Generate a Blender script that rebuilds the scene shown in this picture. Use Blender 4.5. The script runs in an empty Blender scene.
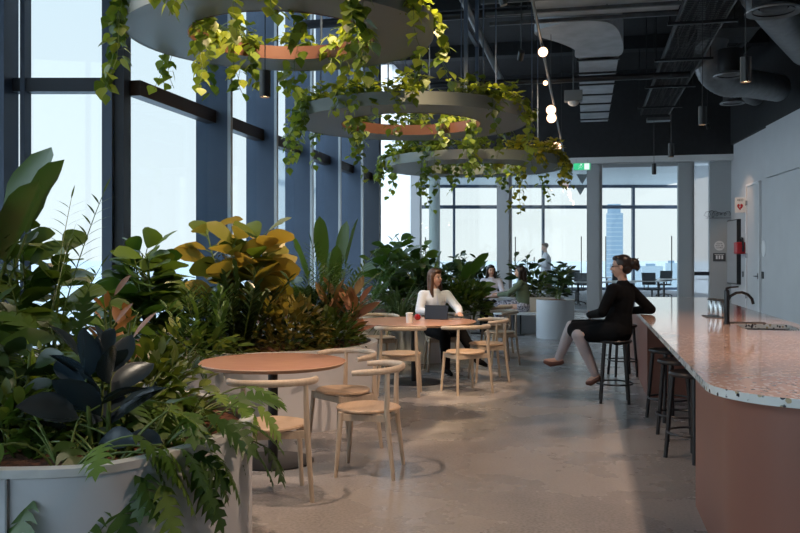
import bpy, math, random
from mathutils import Vector as V, Matrix, Euler
PI = math.pi
R = random.Random(7)
SC = bpy.context.scene
COL = SC.collection
# ---------------------------------------------------------------- camera frame
F, HZ, EYE = 850.0, 258.0, 1.5
TH = math.atan(185/F); SN, CS = math.sin(TH), math.cos(TH)
def ld(l, d): return (l*CS-d*SN, l*SN+d*CS)          # lateral / depth -> world xy
def at(px, d): return ld((px-400)/F*d, d)
cam = bpy.data.objects.new('camera', bpy.data.cameras.new('camera')); COL.objects.link(cam)
cam.location = (0, 0, EYE); cam.rotation_euler = (PI/2, 0, TH)
cam.data.sensor_width = 36; cam.data.lens = F/800*36; cam.data.shift_y = -8.5/800
cam.data.clip_start = .05; cam.data.clip_end = 60000
SC.camera = cam
vs = SC.view_settings; vs.view_transform = 'Standard'; vs.look = 'None'; vs.gamma = 1; vs.exposure = 0.33
SC.display_settings.display_device = 'sRGB'
cy = SC.cycles
cy.max_bounces = 7; cy.diffuse_bounces = 4; cy.glossy_bounces = 3; cy.transmission_bounces = 5; cy.transparent_max_bounces = 14
cy.caustics_reflective = False; cy.caustics_refractive = False; cy.sample_clamp_indirect = 4
try: cy.use_denoising = True
except Exception: pass
# ---------------------------------------------------------------- materials
def nt(name):
    m = bpy.data.materials.new(name); m.use_nodes = True
    n = m.node_tree.nodes; n.clear(); return m, n, m.node_tree.links
def rgb(c): return (c[0], c[1], c[2], 1)
def mat(name, c, rough=.5, metal=0, var=0, scale=8, c2=None, bump=0, bscale=40, spec=.5, coat=0, stretch=None):
    m, n, l = nt(name)
    o = n.new('ShaderNodeOutputMaterial'); b = n.new('ShaderNodeBsdfPrincipled')
    l.new(b.outputs[0], o.inputs[0])
    b.inputs['Base Color'].default_value = rgb(c); b.inputs['Roughness'].default_value = rough
    b.inputs['Metallic'].default_value = metal; b.inputs['Specular IOR Level'].default_value = spec
    b.inputs['Coat Weight'].default_value = coat
    tc = n.new('ShaderNodeTexCoord'); mp = n.new('ShaderNodeMapping'); l.new(tc.outputs['Object'], mp.inputs[0])
    if stretch: mp.inputs['Scale'].default_value = stretch
    if var or c2:
        if c2 is None: c2 = tuple(min(1, x*(1-var)) for x in c)
        t = n.new('ShaderNodeTexNoise'); t.inputs['Scale'].default_value = scale; t.inputs['Detail'].default_value = 5
        l.new(mp.outputs[0], t.inputs['Vector'])
        r = n.new('ShaderNodeValToRGB'); r.color_ramp.elements[0].position = .35; r.color_ramp.elements[1].position = .65
        r.color_ramp.elements[0].color = rgb(c2); r.color_ramp.elements[1].color = rgb(c)
        l.new(t.outputs[0], r.inputs[0]); l.new(r.outputs[0], b.inputs['Base Color'])
    if bump:
        t = n.new('ShaderNodeTexNoise'); t.inputs['Scale'].default_value = bscale; t.inputs['Detail'].default_value = 4
        l.new(mp.outputs[0], t.inputs['Vector'])
        bp = n.new('ShaderNodeBump'); bp.inputs['Strength'].default_value = bump; bp.inputs['Distance'].default_value = .02
        l.new(t.outputs[0], bp.inputs['Height']); l.new(bp.outputs[0], b.inputs['Normal'])
    return m
def emit(name, c, s):
    m, n, l = nt(name); o = n.new('ShaderNodeOutputMaterial'); e = n.new('ShaderNodeEmission')
    e.inputs[0].default_value = rgb(c); e.inputs[1].default_value = s; l.new(e.outputs[0], o.inputs[0]); return m
def glassm(name, tint=(.93,.97,.98), refl=.07, rough=0.0):
    m, n, l = nt(name); o = n.new('ShaderNodeOutputMaterial')
    t = n.new('ShaderNodeBsdfTransparent'); t.inputs[0].default_value = rgb(tint)
    g = n.new('ShaderNodeBsdfGlossy'); g.inputs['Roughness'].default_value = rough
    mx = n.new('ShaderNodeMixShader'); mx.inputs[0].default_value = refl
    l.new(t.outputs[0], mx.inputs[1]); l.new(g.outputs[0], mx.inputs[2]); l.new(mx.outputs[0], o.inputs[0]); return m
def leafm(name, c1, c2, rough=.4, tr=.35, trc=None):
    m, n, l = nt(name); o = n.new('ShaderNodeOutputMaterial')
    geo = n.new('ShaderNodeNewGeometry'); rp = n.new('ShaderNodeValToRGB')
    rp.color_ramp.elements[0].color = rgb(c1); rp.color_ramp.elements[1].color = rgb(c2)
    l.new(geo.outputs['Random Per Island'], rp.inputs[0])
    b = n.new('ShaderNodeBsdfPrincipled'); b.inputs['Roughness'].default_value = rough
    l.new(rp.outputs[0], b.inputs['Base Color'])
    tl = n.new('ShaderNodeBsdfTranslucent')
    mul = n.new('ShaderNodeMix'); mul.data_type = 'RGBA'; mul.blend_type = 'MULTIPLY'; mul.inputs[0].default_value = 1
    l.new(rp.outputs[0], mul.inputs[6]); mul.inputs[7].default_value = rgb(trc or (1.6, 1.5, .8))
    l.new(mul.outputs[2], tl.inputs[0])
    mx = n.new('ShaderNodeMixShader'); mx.inputs[0].default_value = tr
    l.new(b.outputs[0], mx.inputs[1]); l.new(tl.outputs[0], mx.inputs[2]); l.new(mx.outputs[0], o.inputs[0]); return m
def terrazzo(name, base, dark, light, scale, pd=.12, pl=.2, rough=.12, cloud=None):
    m, n, l = nt(name); o = n.new('ShaderNodeOutputMaterial'); b = n.new('ShaderNodeBsdfPrincipled')
    l.new(b.outputs[0], o.inputs[0]); b.inputs['Roughness'].default_value = rough; b.inputs['Coat Weight'].default_value = .25; b.inputs['Coat Roughness'].default_value = .05
    tc = n.new('ShaderNodeTexCoord'); v = n.new('ShaderNodeTexVoronoi'); v.inputs['Scale'].default_value = scale
    w = n.new('ShaderNodeTexNoise'); w.inputs['Scale'].default_value = scale*1.5
    vm = n.new('ShaderNodeVectorMath'); vm.operation = 'SCALE'; vm.inputs['Scale'].default_value = .6/scale
    va = n.new('ShaderNodeVectorMath'); va.operation = 'ADD'
    l.new(tc.outputs['Object'], w.inputs['Vector']); l.new(w.outputs['Color'], vm.inputs[0])
    l.new(tc.outputs['Object'], va.inputs[0]); l.new(vm.outputs[0], va.inputs[1]); l.new(va.outputs[0], v.inputs['Vector'])
    sp = n.new('ShaderNodeSeparateColor'); l.new(v.outputs['Color'], sp.inputs[0])
    r = n.new('ShaderNodeValToRGB'); r.color_ramp.interpolation = 'CONSTANT'
    e = r.color_ramp.elements; e[0].position = 0; e[0].color = rgb(dark); e[1].position = pd; e[1].color = rgb(base)
    k = e.new(1-pl); k.color = rgb(light)
    l.new(sp.outputs[0], r.inputs[0])
    # matrix between the chips
    r2 = n.new('ShaderNodeValToRGB'); r2.color_ramp.elements[0].position = .42; r2.color_ramp.elements[1].position = .5
    l.new(v.outputs['Distance'], r2.inputs[0])
    mx = n.new('ShaderNodeMix'); mx.data_type = 'RGBA'; l.new(r2.outputs[0], mx.inputs[0])
    l.new(r.outputs[0], mx.inputs[6]); mx.inputs[7].default_value = rgb(base)
    l.new(mx.outputs[2], b.inputs['Base Color']); return m
M = {}
M['floor'] = None
def floor_mat():
    m, n, l = nt('polished concrete'); o = n.new('ShaderNodeOutputMaterial'); b = n.new('ShaderNodeBsdfPrincipled')
    l.new(b.outputs[0], o.inputs[0]); tc = n.new('ShaderNodeTexCoord')
    a = n.new('ShaderNodeTexNoise'); a.inputs['Scale'].default_value = 1.1; a.inputs['Detail'].default_value = 8; a.inputs['Roughness'].default_value = .6
    f = n.new('ShaderNodeTexNoise'); f.inputs['Scale'].default_value = 55; f.inputs['Detail'].default_value = 3
    v = n.new('ShaderNodeTexVoronoi'); v.inputs['Scale'].default_value = 90
    for t in (a, f, v): l.new(tc.outputs['Object'], t.inputs['Vector'])
    r = n.new('ShaderNodeValToRGB'); r.color_ramp.elements[0].position = .3; r.color_ramp.elements[1].position = .7
    r.color_ramp.elements[0].color = (.27, .255, .25, 1); r.color_ramp.elements[1].color = (.39, .37, .355, 1)
    l.new(a.outputs[0], r.inputs[0])
    r2 = n.new('ShaderNodeValToRGB'); r2.color_ramp.elements[0].position = .3; r2.color_ramp.elements[1].position = .6
    r2.color_ramp.elements[0].color = (.62, .62, .62, 1); r2.color_ramp.elements[1].color = (1, 1, 1, 1)
    l.new(f.outputs[0], r2.inputs[0])
    mx = n.new('ShaderNodeMix'); mx.data_type = 'RGBA'; mx.blend_type = 'MULTIPLY'; mx.inputs[0].default_value = .8
    l.new(r.outputs[0], mx.inputs[6]); l.new(r2.outputs[0], mx.inputs[7]); l.new(mx.outputs[2], b.inputs['Base Color'])
    r3 = n.new('ShaderNodeMapRange'); r3.inputs['To Min'].default_value = .14; r3.inputs['To Max'].default_value = .40
    l.new(a.outputs[0], r3.inputs[0]); l.new(r3.outputs[0], b.inputs['Roughness'])
    b.inputs['Specular IOR Level'].default_value = .5
    bp = n.new('ShaderNodeBump'); bp.inputs['Strength'].default_value = .08; bp.inputs['Distance'].default_value = .01
    l.new(a.outputs[0], bp.inputs['Height']); l.new(bp.outputs[0], b.inputs['Normal'])
    return m
M['floor'] = floor_mat()
M['carpet'] = mat('grey carpet', (.22,.23,.25), .95, var=.3, scale=30)
M['black'] = mat('black paint', (.018,.019,.021), .75, var=.3)
M['ceiling_black'] = mat('black slab', (.014,.014,.015), .9, var=.3)
M['black_metal'] = mat('black powder coat', (.012,.013,.016), .38)
M['dark_steel'] = mat('dark galvanised steel', (.11,.115,.12), .45, .7, var=.3)
M['duct'] = mat('spiral duct', (.24,.25,.26), .42, .5, var=.2)
M['duct_pale'] = mat('foil insulated duct', (.46,.48,.50), .55, .1, var=.25, scale=3)
M['wall'] = mat('painted wall', (.56,.57,.58), .6, var=.04, scale=2)
M['white'] = mat('white paint', (.72,.73,.72), .5)
M['column'] = mat('pale painted column', (.42,.44,.45), .5)
M['fin'] = mat('blue grey fin', (.065,.092,.14), .42, .15, var=.12, scale=2)
M['fin_dark'] = mat('dark mullion', (.02,.027,.04), .45)
M['fin_edge'] = mat('pale aluminium edge', (.45,.48,.5), .4, .3)
M['transom'] = mat('bronze transom', (.055,.032,.022), .4, .2, c2=(.03,.022,.018), scale=1.5)
M['glass'] = glassm('clear glass', (.90,.95,.97), .05)
M['glass2'] = glassm('partition glass', (.96,.98,.98), .04)
M['frost'] = None
m_, n_, l_ = nt('frosted glass'); o_ = n_.new('ShaderNodeOutputMaterial'); tl_ = n_.new('ShaderNodeBsdfTranslucent'); tl_.inputs[0].default_value = (.95,.97,1,1)
tp_ = n_.new('ShaderNodeBsdfTransparent'); mx_ = n_.new('ShaderNodeMixShader'); mx_.inputs[0].default_value = .55
l_.new(tl_.outputs[0], mx_.inputs[1]); l_.new(tp_.outputs[0], mx_.inputs[2]); l_.new(mx_.outputs[0], o_.inputs[0]); M['frost'] = m_
M['planter'] = mat('white planter', (.58,.60,.63), .45, var=.05, scale=1.5, bump=.05, bscale=3)
M['rim'] = mat('pale stone rim', (.62,.63,.62), .4, var=.1, scale=12)
M['soil'] = mat('bark mulch', (.20,.075,.035), .95, c2=(.05,.02,.012), scale=30, bump=1, bscale=60)
M['wood'] = mat('pale ash wood', (.55,.46,.36), .45, c2=(.48,.39,.30), scale=6, stretch=(12,12,1.5))
M['seat'] = mat('warm ash seat', (.52,.385,.27), .4, c2=(.46,.335,.23), scale=5, stretch=(1.5,14,6))
M['tabletop'] = mat('pink tan tabletop', (.50,.27,.185), .25, c2=(.45,.24,.16), scale=4, stretch=(1.5,10,5))
M['table_edge'] = mat('table edge', (.40,.25,.17), .4)
M['terra'] = mat('terracotta laminate', (.25,.105,.075), .42, var=.05, scale=2)
M['terrazzo'] = terrazzo('pink terrazzo top', (.58,.37,.28), (.09,.055,.04), (.76,.66,.60), 42, .15, .30, .1)
M['terrazzo_edge'] = terrazzo('white terrazzo edge', (.72,.73,.72), (.02,.02,.03), (.45,.36,.22), 38, .28, .07, .25)
M['steel'] = mat('brushed steel', (.55,.55,.56), .25, 1)
M['chrome_dark'] = mat('black tap metal', (.015,.015,.018), .25, .3)
M['ring'] = mat('sage grey ring metal', (.20,.225,.21), .45, .1)
M['coppery'] = mat('inner band tinted as warm light', (.15,.062,.04), .4, .25)  # orange glow of warm light put into the band colour
M['bulb'] = emit('warm globe', (1,.60,.36), 3.2)
M['warm'] = emit('warm lamp face', (1,.62,.35), 9)
M['pot'] = mat('black plastic pot', (.012,.013,.014), .5)
M['stem'] = mat('green stem', (.10,.15,.03), .5)
M['bark'] = mat('brown stem', (.12,.075,.04), .8, var=.4)
M['skin'] = mat('skin', (.62,.36,.26), .5)
M['lip'] = mat('lip', (.42,.12,.10), .5)
M['eye'] = mat('dark eye', (.02,.015,.012), .2)
M['hair_brown'] = mat('brown hair', (.13,.06,.03), .45, var=.5, scale=30, stretch=(1,1,.1))
M['hair_dark'] = mat('dark brown hair', (.022,.012,.009), .4, var=.4, scale=30)
M['shirt'] = mat('white shirt', (.74,.76,.82), .75, bump=.5, bscale=14)
M['lavender'] = mat('pale lavender top', (.62,.61,.72), .75, bump=.3, bscale=15)
M['black_cloth'] = mat('black cloth', (.004,.004,.005), .9, spec=.2, bump=.4, bscale=14)
M['green_cloth'] = mat('sage green knit', (.095,.13,.085), .85, bump=.5, bscale=20)
M['floral'] = mat('black and white floral cloth', (.55,.53,.60), .8, c2=(.02,.02,.05), scale=28)
M['tights'] = mat('sheer pale legs', (.42,.37,.39), .55)
M['shoe'] = mat('tan leather', (.11,.038,.025), .45)
M['red'] = mat('red plastic', (.45,.012,.02), .35)
M['paper'] = mat('white paper', (.8,.8,.8), .6)
M['sign_dark'] = mat('charcoal sign', (.05,.055,.06), .5)
M['grey'] = mat('mid grey', (.2,.21,.22), .6)
M['screen'] = mat('grey panel', (.38,.39,.40), .3)
M['tablet'] = mat('navy tablet case', (.022,.028,.045), .4)
M['apple'] = mat('red apple', (.40,.012,.015), .25)
M['desk'] = mat('white desk', (.75,.76,.77), .4)
M['mesh_chair'] = mat('dark office mesh', (.05,.06,.07), .6)
M['exit'] = emit('exit sign green', (.05,.55,.25), .9)
M['exit_w'] = emit('exit sign white', (.8,.95,.9), .9)
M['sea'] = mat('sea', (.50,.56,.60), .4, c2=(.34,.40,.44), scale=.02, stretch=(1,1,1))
M['tower'] = mat('hazy blue tower', (.20,.29,.38), .6)  # distance haze put into the colour of the far buildings
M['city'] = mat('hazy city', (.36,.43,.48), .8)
# leaves
L = {}
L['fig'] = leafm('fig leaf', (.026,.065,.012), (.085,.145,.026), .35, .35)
L['fig_warm_lit'] = leafm('fig leaf coloured warm-lit', (.06,.11,.015), (.34,.24,.06), .35, .35)  # fig leaf again, with warm light put into its colour
L['paddle'] = leafm('paddle leaf', (.02,.06,.012), (.06,.12,.022), .35, .3)
L['rubber'] = leafm('rubber leaf', (.012,.022,.03), (.03,.048,.065), .25, .08)
L['brown'] = leafm('brown leaf', (.16,.075,.03), (.30,.15,.06), .4, .25)
L['pink'] = leafm('pink leaf', (.12,.10,.03), (.55,.24,.17), .35, .3)
L['philo'] = leafm('philodendron leaf', (.022,.065,.018), (.09,.17,.035), .33, .3)
L['philo_light'] = leafm('light philodendron leaf', (.07,.15,.03), (.20,.30,.07), .35, .4)
L['fern'] = leafm('fern leaf', (.09,.19,.02), (.25,.34,.05), .45, .4)
L['palm'] = leafm('palm leaf', (.025,.07,.02), (.08,.15,.04), .4, .3)
L['bush'] = leafm('bush leaf', (.03,.07,.012), (.12,.16,.03), .4, .3)
L['croton'] = leafm('croton leaf', (.06,.08,.015), (.34,.27,.07), .4, .3)
L['dark'] = leafm('dark leaf', (.010,.028,.012), (.04,.075,.025), .3, .15)
L['grass'] = leafm('grassy leaf', (.05,.09,.04), (.16,.22,.12), .45, .3)
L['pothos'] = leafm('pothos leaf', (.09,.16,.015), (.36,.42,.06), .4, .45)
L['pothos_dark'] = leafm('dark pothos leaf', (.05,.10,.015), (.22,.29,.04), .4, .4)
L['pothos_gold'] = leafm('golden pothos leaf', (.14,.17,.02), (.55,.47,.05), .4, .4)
# ---------------------------------------------------------------- mesh builder
class MB:
    def __init__(s): s.v = []; s.f = []; s.m = []; s.k = 0
    def add(s, vs, fs, k=None):
        o = len(s.v); s.v += [tuple(p) for p in vs]; s.f += [tuple(i+o for i in f) for f in fs]; s.m += [s.k if k is None else k]*len(fs)
    def box(s, a, b, k=None, T=None):
        x0,y0,z0 = a; x1,y1,z1 = b
        vs = [V((x,y,z)) for z in (z0,z1) for x,y in ((x0,y0),(x1,y0),(x1,y1),(x0,y1))]
        if T: vs = [T @ p for p in vs]
        s.add(vs, [(3,2,1,0),(4,5,6,7),(0,1,5,4),(1,2,6,5),(2,3,7,6),(3,0,4,7)], k)
    def bar(s, p, q, w, h=None, k=None, up=V((0,0,1))):
        p = V(p); q = V(q); h = h or w; d = (q-p).normalized()
        if abs(d.dot(up)) > .99: up = V((1,0,0))
        x = d.cross(up).normalized()*w/2; y = x.normalized().cross(d)*h/2
        vs = [e+a*x+b*y for e in (p,q) for a,b in ((-1,-1),(1,-1),(1,1),(-1,1))]
        s.add(vs, [(3,2,1,0),(4,5,6,7),(0,1,5,4),(1,2,6,5),(2,3,7,6),(3,0,4,7)], k)
    def tube(s, pts, r, n=8, k=None, cap=True, flat=1):
        pts = [V(p) for p in pts]; N = len(pts); rs = r if isinstance(r, (list,tuple)) else [r]*N
        vs = []; prev = None
        for i, p in enumerate(pts):
            t = (pts[min(i+1,N-1)]-pts[max(i-1,0)])
            t = t.normalized() if t.length > 1e-9 else V((0,0,1))
            if prev is None:
                a = V((0,0,1)) if abs(t.z) < .9 else V((1,0,0)); x = t.cross(a).normalized()
            else:
                x = prev-t*prev.dot(t); x = x.normalized() if x.length > 1e-6 else t.cross(V((0,1,0))).normalized()
            prev = x; y = t.cross(x)
            for j in range(n):
                a = 2*PI*j/n; vs.append(p+x*math.cos(a)*rs[i]+y*math.sin(a)*rs[i]*flat)
        fs = [(i*n+j, i*n+(j+1)%n, (i+1)*n+(j+1)%n, (i+1)*n+j) for i in range(N-1) for j in range(n)]
        if cap: fs += [tuple(range(n-1,-1,-1)), tuple(range((N-1)*n, N*n))]
        s.add(vs, fs, k)
    def lathe(s, prof, c=(0,0,0), n=24, k=None, a0=0, a1=2*PI):
        full = abs(a1-a0-2*PI) < 1e-6; m = n if full else n+1; vs = []
        for r, z in prof:
            for j in range(m):
                a = a0+(a1-a0)*j/n; vs.append((c[0]+r*math.cos(a), c[1]+r*math.sin(a), c[2]+z))
        P_ = len(prof); fs = []
        for i in range(P_-1):
            for j in range(n):
                j2 = (j+1) % m; fs.append((i*m+j, i*m+j2, (i+1)*m+j2, (i+1)*m+j))
        s.add(vs, fs, k)
    def prism(s, poly, z0, z1, k=None, ks=None):
        n = len(poly); vs = [(x,y,z0) for x,y in poly]+[(x,y,z1) for x,y in poly]
        o = len(s.v); s.v += vs; k = s.k if k is None else k; ks = k if ks is None else ks
        s.f.append(tuple(o+i for i in range(n-1,-1,-1))); s.m.append(k)
        s.f.append(tuple(o+n+i for i in range(n))); s.m.append(k)
        for i in range(n): j = (i+1)%n; s.f.append((o+i,o+j,o+n+j,o+n+i)); s.m.append(ks)
    def ell(s, c, r, rot=None, n=12, k=None):
        c = V(c); r = (r,r,r) if not isinstance(r,(tuple,list)) else r; vs = []; h = max(4, n*2//3)
        for i in range(h+1):
            t = PI*i/h
            for j in range(n):
                a = 2*PI*j/n; p = V((r[0]*math.sin(t)*math.cos(a), r[1]*math.sin(t)*math.sin(a), r[2]*math.cos(t)))
                if rot: p = rot @ p
                vs.append(c+p)
        s.add(vs, [(i*n+j, (i+1)*n+j, (i+1)*n+(j+1)%n, i*n+(j+1)%n) for i in range(h) for j in range(n)], k)
    def cap(s, p, q, r0, r1=None, n=12):
        p = V(p); q = V(q); r1 = r0 if r1 is None else r1; d = (q-p)
        u = d.normalized(); pts = []; rs = []
        for i in range(5): a = PI/2*(1-i/4); pts.append(p-u*r0*math.sin(a)); rs.append(max(r0*math.cos(a), .0004))
        for i in range(5): a = PI/2*i/4; pts.append(q+u*r1*math.sin(a)); rs.append(max(r1*math.cos(a), .0004))
        s.tube(pts, rs, n)
    def build(s, name, mats, parent=None, smooth=True, loc=None, ang=40):
        me = bpy.data.meshes.new(name); me.from_pydata(s.v, [], s.f)
        for m in (mats if isinstance(mats, (list,tuple)) else [mats]): me.materials.append(m)
        me.polygons.foreach_set('material_index', s.m)
        if smooth:
            me.polygons.foreach_set('use_smooth', [True]*len(s.f))
        me.update()
        if smooth and ang:
            try: me.set_sharp_from_angle(angle=math.radians(ang))
            except Exception: pass
        o = bpy.data.objects.new(name, me); COL.objects.link(o)
        if parent: o.parent = parent
        if loc: o.location = loc
        return o
def tag(o, label=None, cat=None, group=None, kind=None):
    if label: o['label'] = label
    if cat: o['category'] = cat
    if group: o['group'] = group
    if kind: o['kind'] = kind
    return o
def thing(name, label, cat, loc=(0,0,0), rz=0, group=None):
    o = bpy.data.objects.new(name, None); COL.objects.link(o); o.empty_display_size = .1
    o.location = (loc[0], loc[1], loc[2] if len(loc) > 2 else 0); o.rotation_euler = (0,0,rz)
    return tag(o, label, cat, group)
def struct(name, mb, m, smooth=False):
    o = mb.build(name, m, smooth=smooth); o['kind'] = 'structure'; return o
def kids(o): return KID.get(o.name, [])
KID = {}
def dup(root, loc, rz, label, group=None):
    def cp(o, par):
        c = o.copy(); COL.objects.link(c)
        if par: c.parent = par
        for ch in [q for q in list(COL.objects) if q.parent == o]: cp(ch, c)
        return c
    r = cp(root, None); r.location = (loc[0], loc[1], loc[2] if len(loc) > 2 else 0); r.rotation_euler = (0,0,rz)
    r['label'] = label
    if group: r['group'] = group
    return r
def bevel(o, w=.005, seg=2):
    b = o.modifiers.new('b', 'BEVEL'); b.width = w; b.segments = seg; b.limit_method = 'ANGLE'; return o
def lamp(name, kind, loc, energy, color, parent=None, size=.1, aim=None, angle=None, blend=.5):
    d = bpy.data.lights.new(name, kind); d.energy = energy; d.color = color
    if kind == 'SPOT': d.spot_size = angle; d.spot_blend = blend; d.shadow_soft_size = size
    elif kind == 'AREA': d.size = size
    elif kind == 'POINT': d.shadow_soft_size = size
    o = bpy.data.objects.new(name, d); COL.objects.link(o); o.location = loc
    if aim is not None: o.rotation_euler = (V(aim)-V(loc)).to_track_quat('-Z','Y').to_euler()
    if parent: o.parent = parent
    return o
# ================================================================ WORLD
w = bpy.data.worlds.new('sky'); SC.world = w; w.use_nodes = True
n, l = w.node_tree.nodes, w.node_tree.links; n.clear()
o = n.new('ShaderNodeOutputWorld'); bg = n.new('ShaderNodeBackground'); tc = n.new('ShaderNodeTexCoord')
sx = n.new('ShaderNodeSeparateXYZ'); r = n.new('ShaderNodeValToRGB')
l.new(tc.outputs['Generated'], sx.inputs[0]); l.new(sx.outputs['Z'], r.inputs[0])
e = r.color_ramp.elements; e[0].position = 0; e[0].color = (.86,.90,.91,1); e[1].position = .62; e[1].color = (1.5,1.8,2.15,1)
k = e.new(.30); k.color = (.74,.85,.92,1)
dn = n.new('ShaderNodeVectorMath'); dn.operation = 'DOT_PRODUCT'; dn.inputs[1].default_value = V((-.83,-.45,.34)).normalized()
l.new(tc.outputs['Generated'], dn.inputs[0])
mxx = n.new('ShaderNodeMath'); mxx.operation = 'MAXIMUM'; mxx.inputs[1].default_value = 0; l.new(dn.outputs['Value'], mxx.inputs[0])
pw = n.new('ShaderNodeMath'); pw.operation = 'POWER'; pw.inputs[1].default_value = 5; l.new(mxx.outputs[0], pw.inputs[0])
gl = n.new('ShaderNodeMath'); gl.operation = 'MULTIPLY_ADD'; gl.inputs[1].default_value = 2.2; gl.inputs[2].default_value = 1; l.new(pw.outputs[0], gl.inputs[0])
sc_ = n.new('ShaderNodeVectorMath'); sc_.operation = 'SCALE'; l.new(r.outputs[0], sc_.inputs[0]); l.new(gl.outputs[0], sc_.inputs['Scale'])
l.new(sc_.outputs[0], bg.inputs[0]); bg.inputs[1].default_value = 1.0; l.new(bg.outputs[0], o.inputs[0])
# ================================================================ SETTING
XG = -4.94                 # facade glass line
YC = 8.53                  # facade corner
YP = 24.2                  # glazed partition
CEIL = 6.6
def FPt(s_, o_=0): return (XG-CS*s_+SN*o_, YC-SN*s_-CS*o_)
PA = [(7,-5),(7,YC+.1),(-5.12,YC+.1),FPt(0,-.15),FPt(4.46,-.15),(-9.3,-5)]
b = MB(); b.prism(PA, -.3, 0); b.prism([(7,YC+.1),(7,YP),(-5.12,YP),(-5.12,YC+.1)], -.3, 0); struct('floor', b, M['floor'])
YF = YP-.35
OUTP = [(-9.6,YP),(9.6,YP),ld(12.5,40.1),ld(-1.0,40.1)]
b = MB(); b.prism(OUTP, -.3, -.001); struct('floor', b, M['carpet'])
b = MB(); b.prism(PA, CEIL, CEIL+.3); b.prism([(7,YC+.1),(7,YF),(-5.12,YF),(-5.12,YC+.1)], CEIL, CEIL+.3); struct('ceiling', b, M['ceiling_black'])
b = MB(); b.prism([(-9.6,YP+.3),(9.6,YP+.3),ld(12.5,40.1),ld(-1.0,40.1)], 4.93, 5.2); struct('ceiling', b, M['white'])
# back fascia (black) with plaster soffit
b = MB(); b.box((-4.9,YF,4.26),(5,YF+.12,CEIL+.3)); struct('wall_back', b, M['black'])
b = MB(); b.box((-4.9,YF,4.10),(5,YP+.3,4.255)); b.box((-4.9,YF+.12,4.255),(5,YP+.3,5.2)); struct('ceiling', b, M['white'])
# partition columns
for i, x in enumerate((-4.83,-2.27,.218,2.64)):
    b = MB(); b.box((x-.17,YP-.12,0),(x+.17,YP+.2,4.12)); struct('trim_%d' % (i+1), b, M['column'])
    if i: # perforated aluminium strip
        b = MB(); b.box((x+.17,YP-.05,0),(x+.25,YP+.1,4.12)); struct('trim_%d' % (i+5), b, M['fin_edge'])
def handle(x, y, par):
    b = MB(); b.bar((x,y,.95),(x,y,2.1),.025); b.bar((x,y,1.0),(x,y+.08,1.0),.02); b.bar((x,y,2.05),(x,y+.08,2.05),.02)
    b.build('pull_handle', M['dark_steel'], par)
k = 0
for (x0, x1, hs) in ((-4.66,-2.44,(-4.5,)),(-2.0,.05,(-1.92,-.1)),(.48,2.47,(.56,2.3))):
    k += 1
    b = MB(); b.box((x0,YP,0),(x1,YP+.012,4.05)); g = struct('window_%d' % k, b, M['glass2'])
    b = MB(); b.box((x0,YP-.03,4.0),(x1,YP+.04,4.12)); b.box((x0,YP-.03,0),(x1,YP+.04,.06))
    xm = (x0+x1)/2
    b.build('window_frame', M['column'], g)
    for hx in hs: handle(hx, YP-.08, g)
b = MB(); b.box((2.9,YP,0),(3.3,YP+.015,4.0)); g = struct('window_4', b, M['frost'])
b = MB(); b.box((2.88,YP-.02,1.03),(3.3,YP+.03,1.13)); b.build('transom_bar', M['fin_dark'], g)
b = MB(); b.box((3.28,YP-.1,0),(5.2,YP+.2,4.12)); struct('wall_back', b, M['column'])
# right wall: runs from (3.9,24.2) towards the camera, diverging by 3 deg
def rw(d): # point of the right wall at camera depth d
    return ld(5.79*1.0+.135*d, d)
WR = [rw(d) for d in (-6, 16.2, 24.3)]
rdir = (V(WR[2])-V(WR[0])).normalized(); rn = V((rdir.y, -rdir.x))   # rn points away from room (+x)
def RW(d, off=0, z=0):
    p = V(rw(d))+rn*off; return (p.x, p.y, z)
def wallbox(b, d0, d1, z0, z1, o0, o1, k=None):
    p = [RW(d0,o0), RW(d0,o1), RW(d1,o1), RW(d1,o0)]
    b.prism([(q[0],q[1]) for q in p], z0, z1, k)
DW = 18.6     # door end where the bulkhead starts
b = MB(); wallbox(b, -6, 24.6, 0, 4.5, 0, .3); struct('wall_right', b, M['wall'])
b = MB(); wallbox(b, -6, 24.6, 4.5, CEIL+.3, -.075, .3); struct('wall_right', b, M['black'])
b = MB(); wallbox(b, -6, 19.35, 3.33, 4.5, -.07, 0); struct('wall_right', b, M['wall'])
# closing walls behind and beside the camera
b = MB(); b.box((-1.2,-5.2,0),(7,-5,CEIL+.3)); struct('wall_front', b, M['wall'])
b = MB(); b.box((-9.3,-5.02,0),(-1.2,-5,CEIL)); g = struct('window_24', b, M['glass'])  # unseen window, added so skylight from behind reaches the planter front
for i in range(5): b = MB(); b.box((-9.2+i*1.95,-5.1,0),(-9.1+i*1.95,-4.8,CEIL)); b.build('mullion', M['fin'], g, False)
# left-hand glazing beside the planter
b = MB(); b.box((-9.3,-5,0),(-9.28,7.6,CEIL)); g = struct('window_5', b, M['glass'])
for i in range(7):
    y = -4.5+i*2; b = MB(); b.box((-9.35,y-.05,0),(-9.0,y+.05,CEIL)); b.build('mullion', M['fin'], g, False)
b = MB(); b.box((-9.3,-5,3.32),(-9.15,7.6,3.48)); b.build('transom_bar', M['fin_dark'], g, False)
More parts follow.
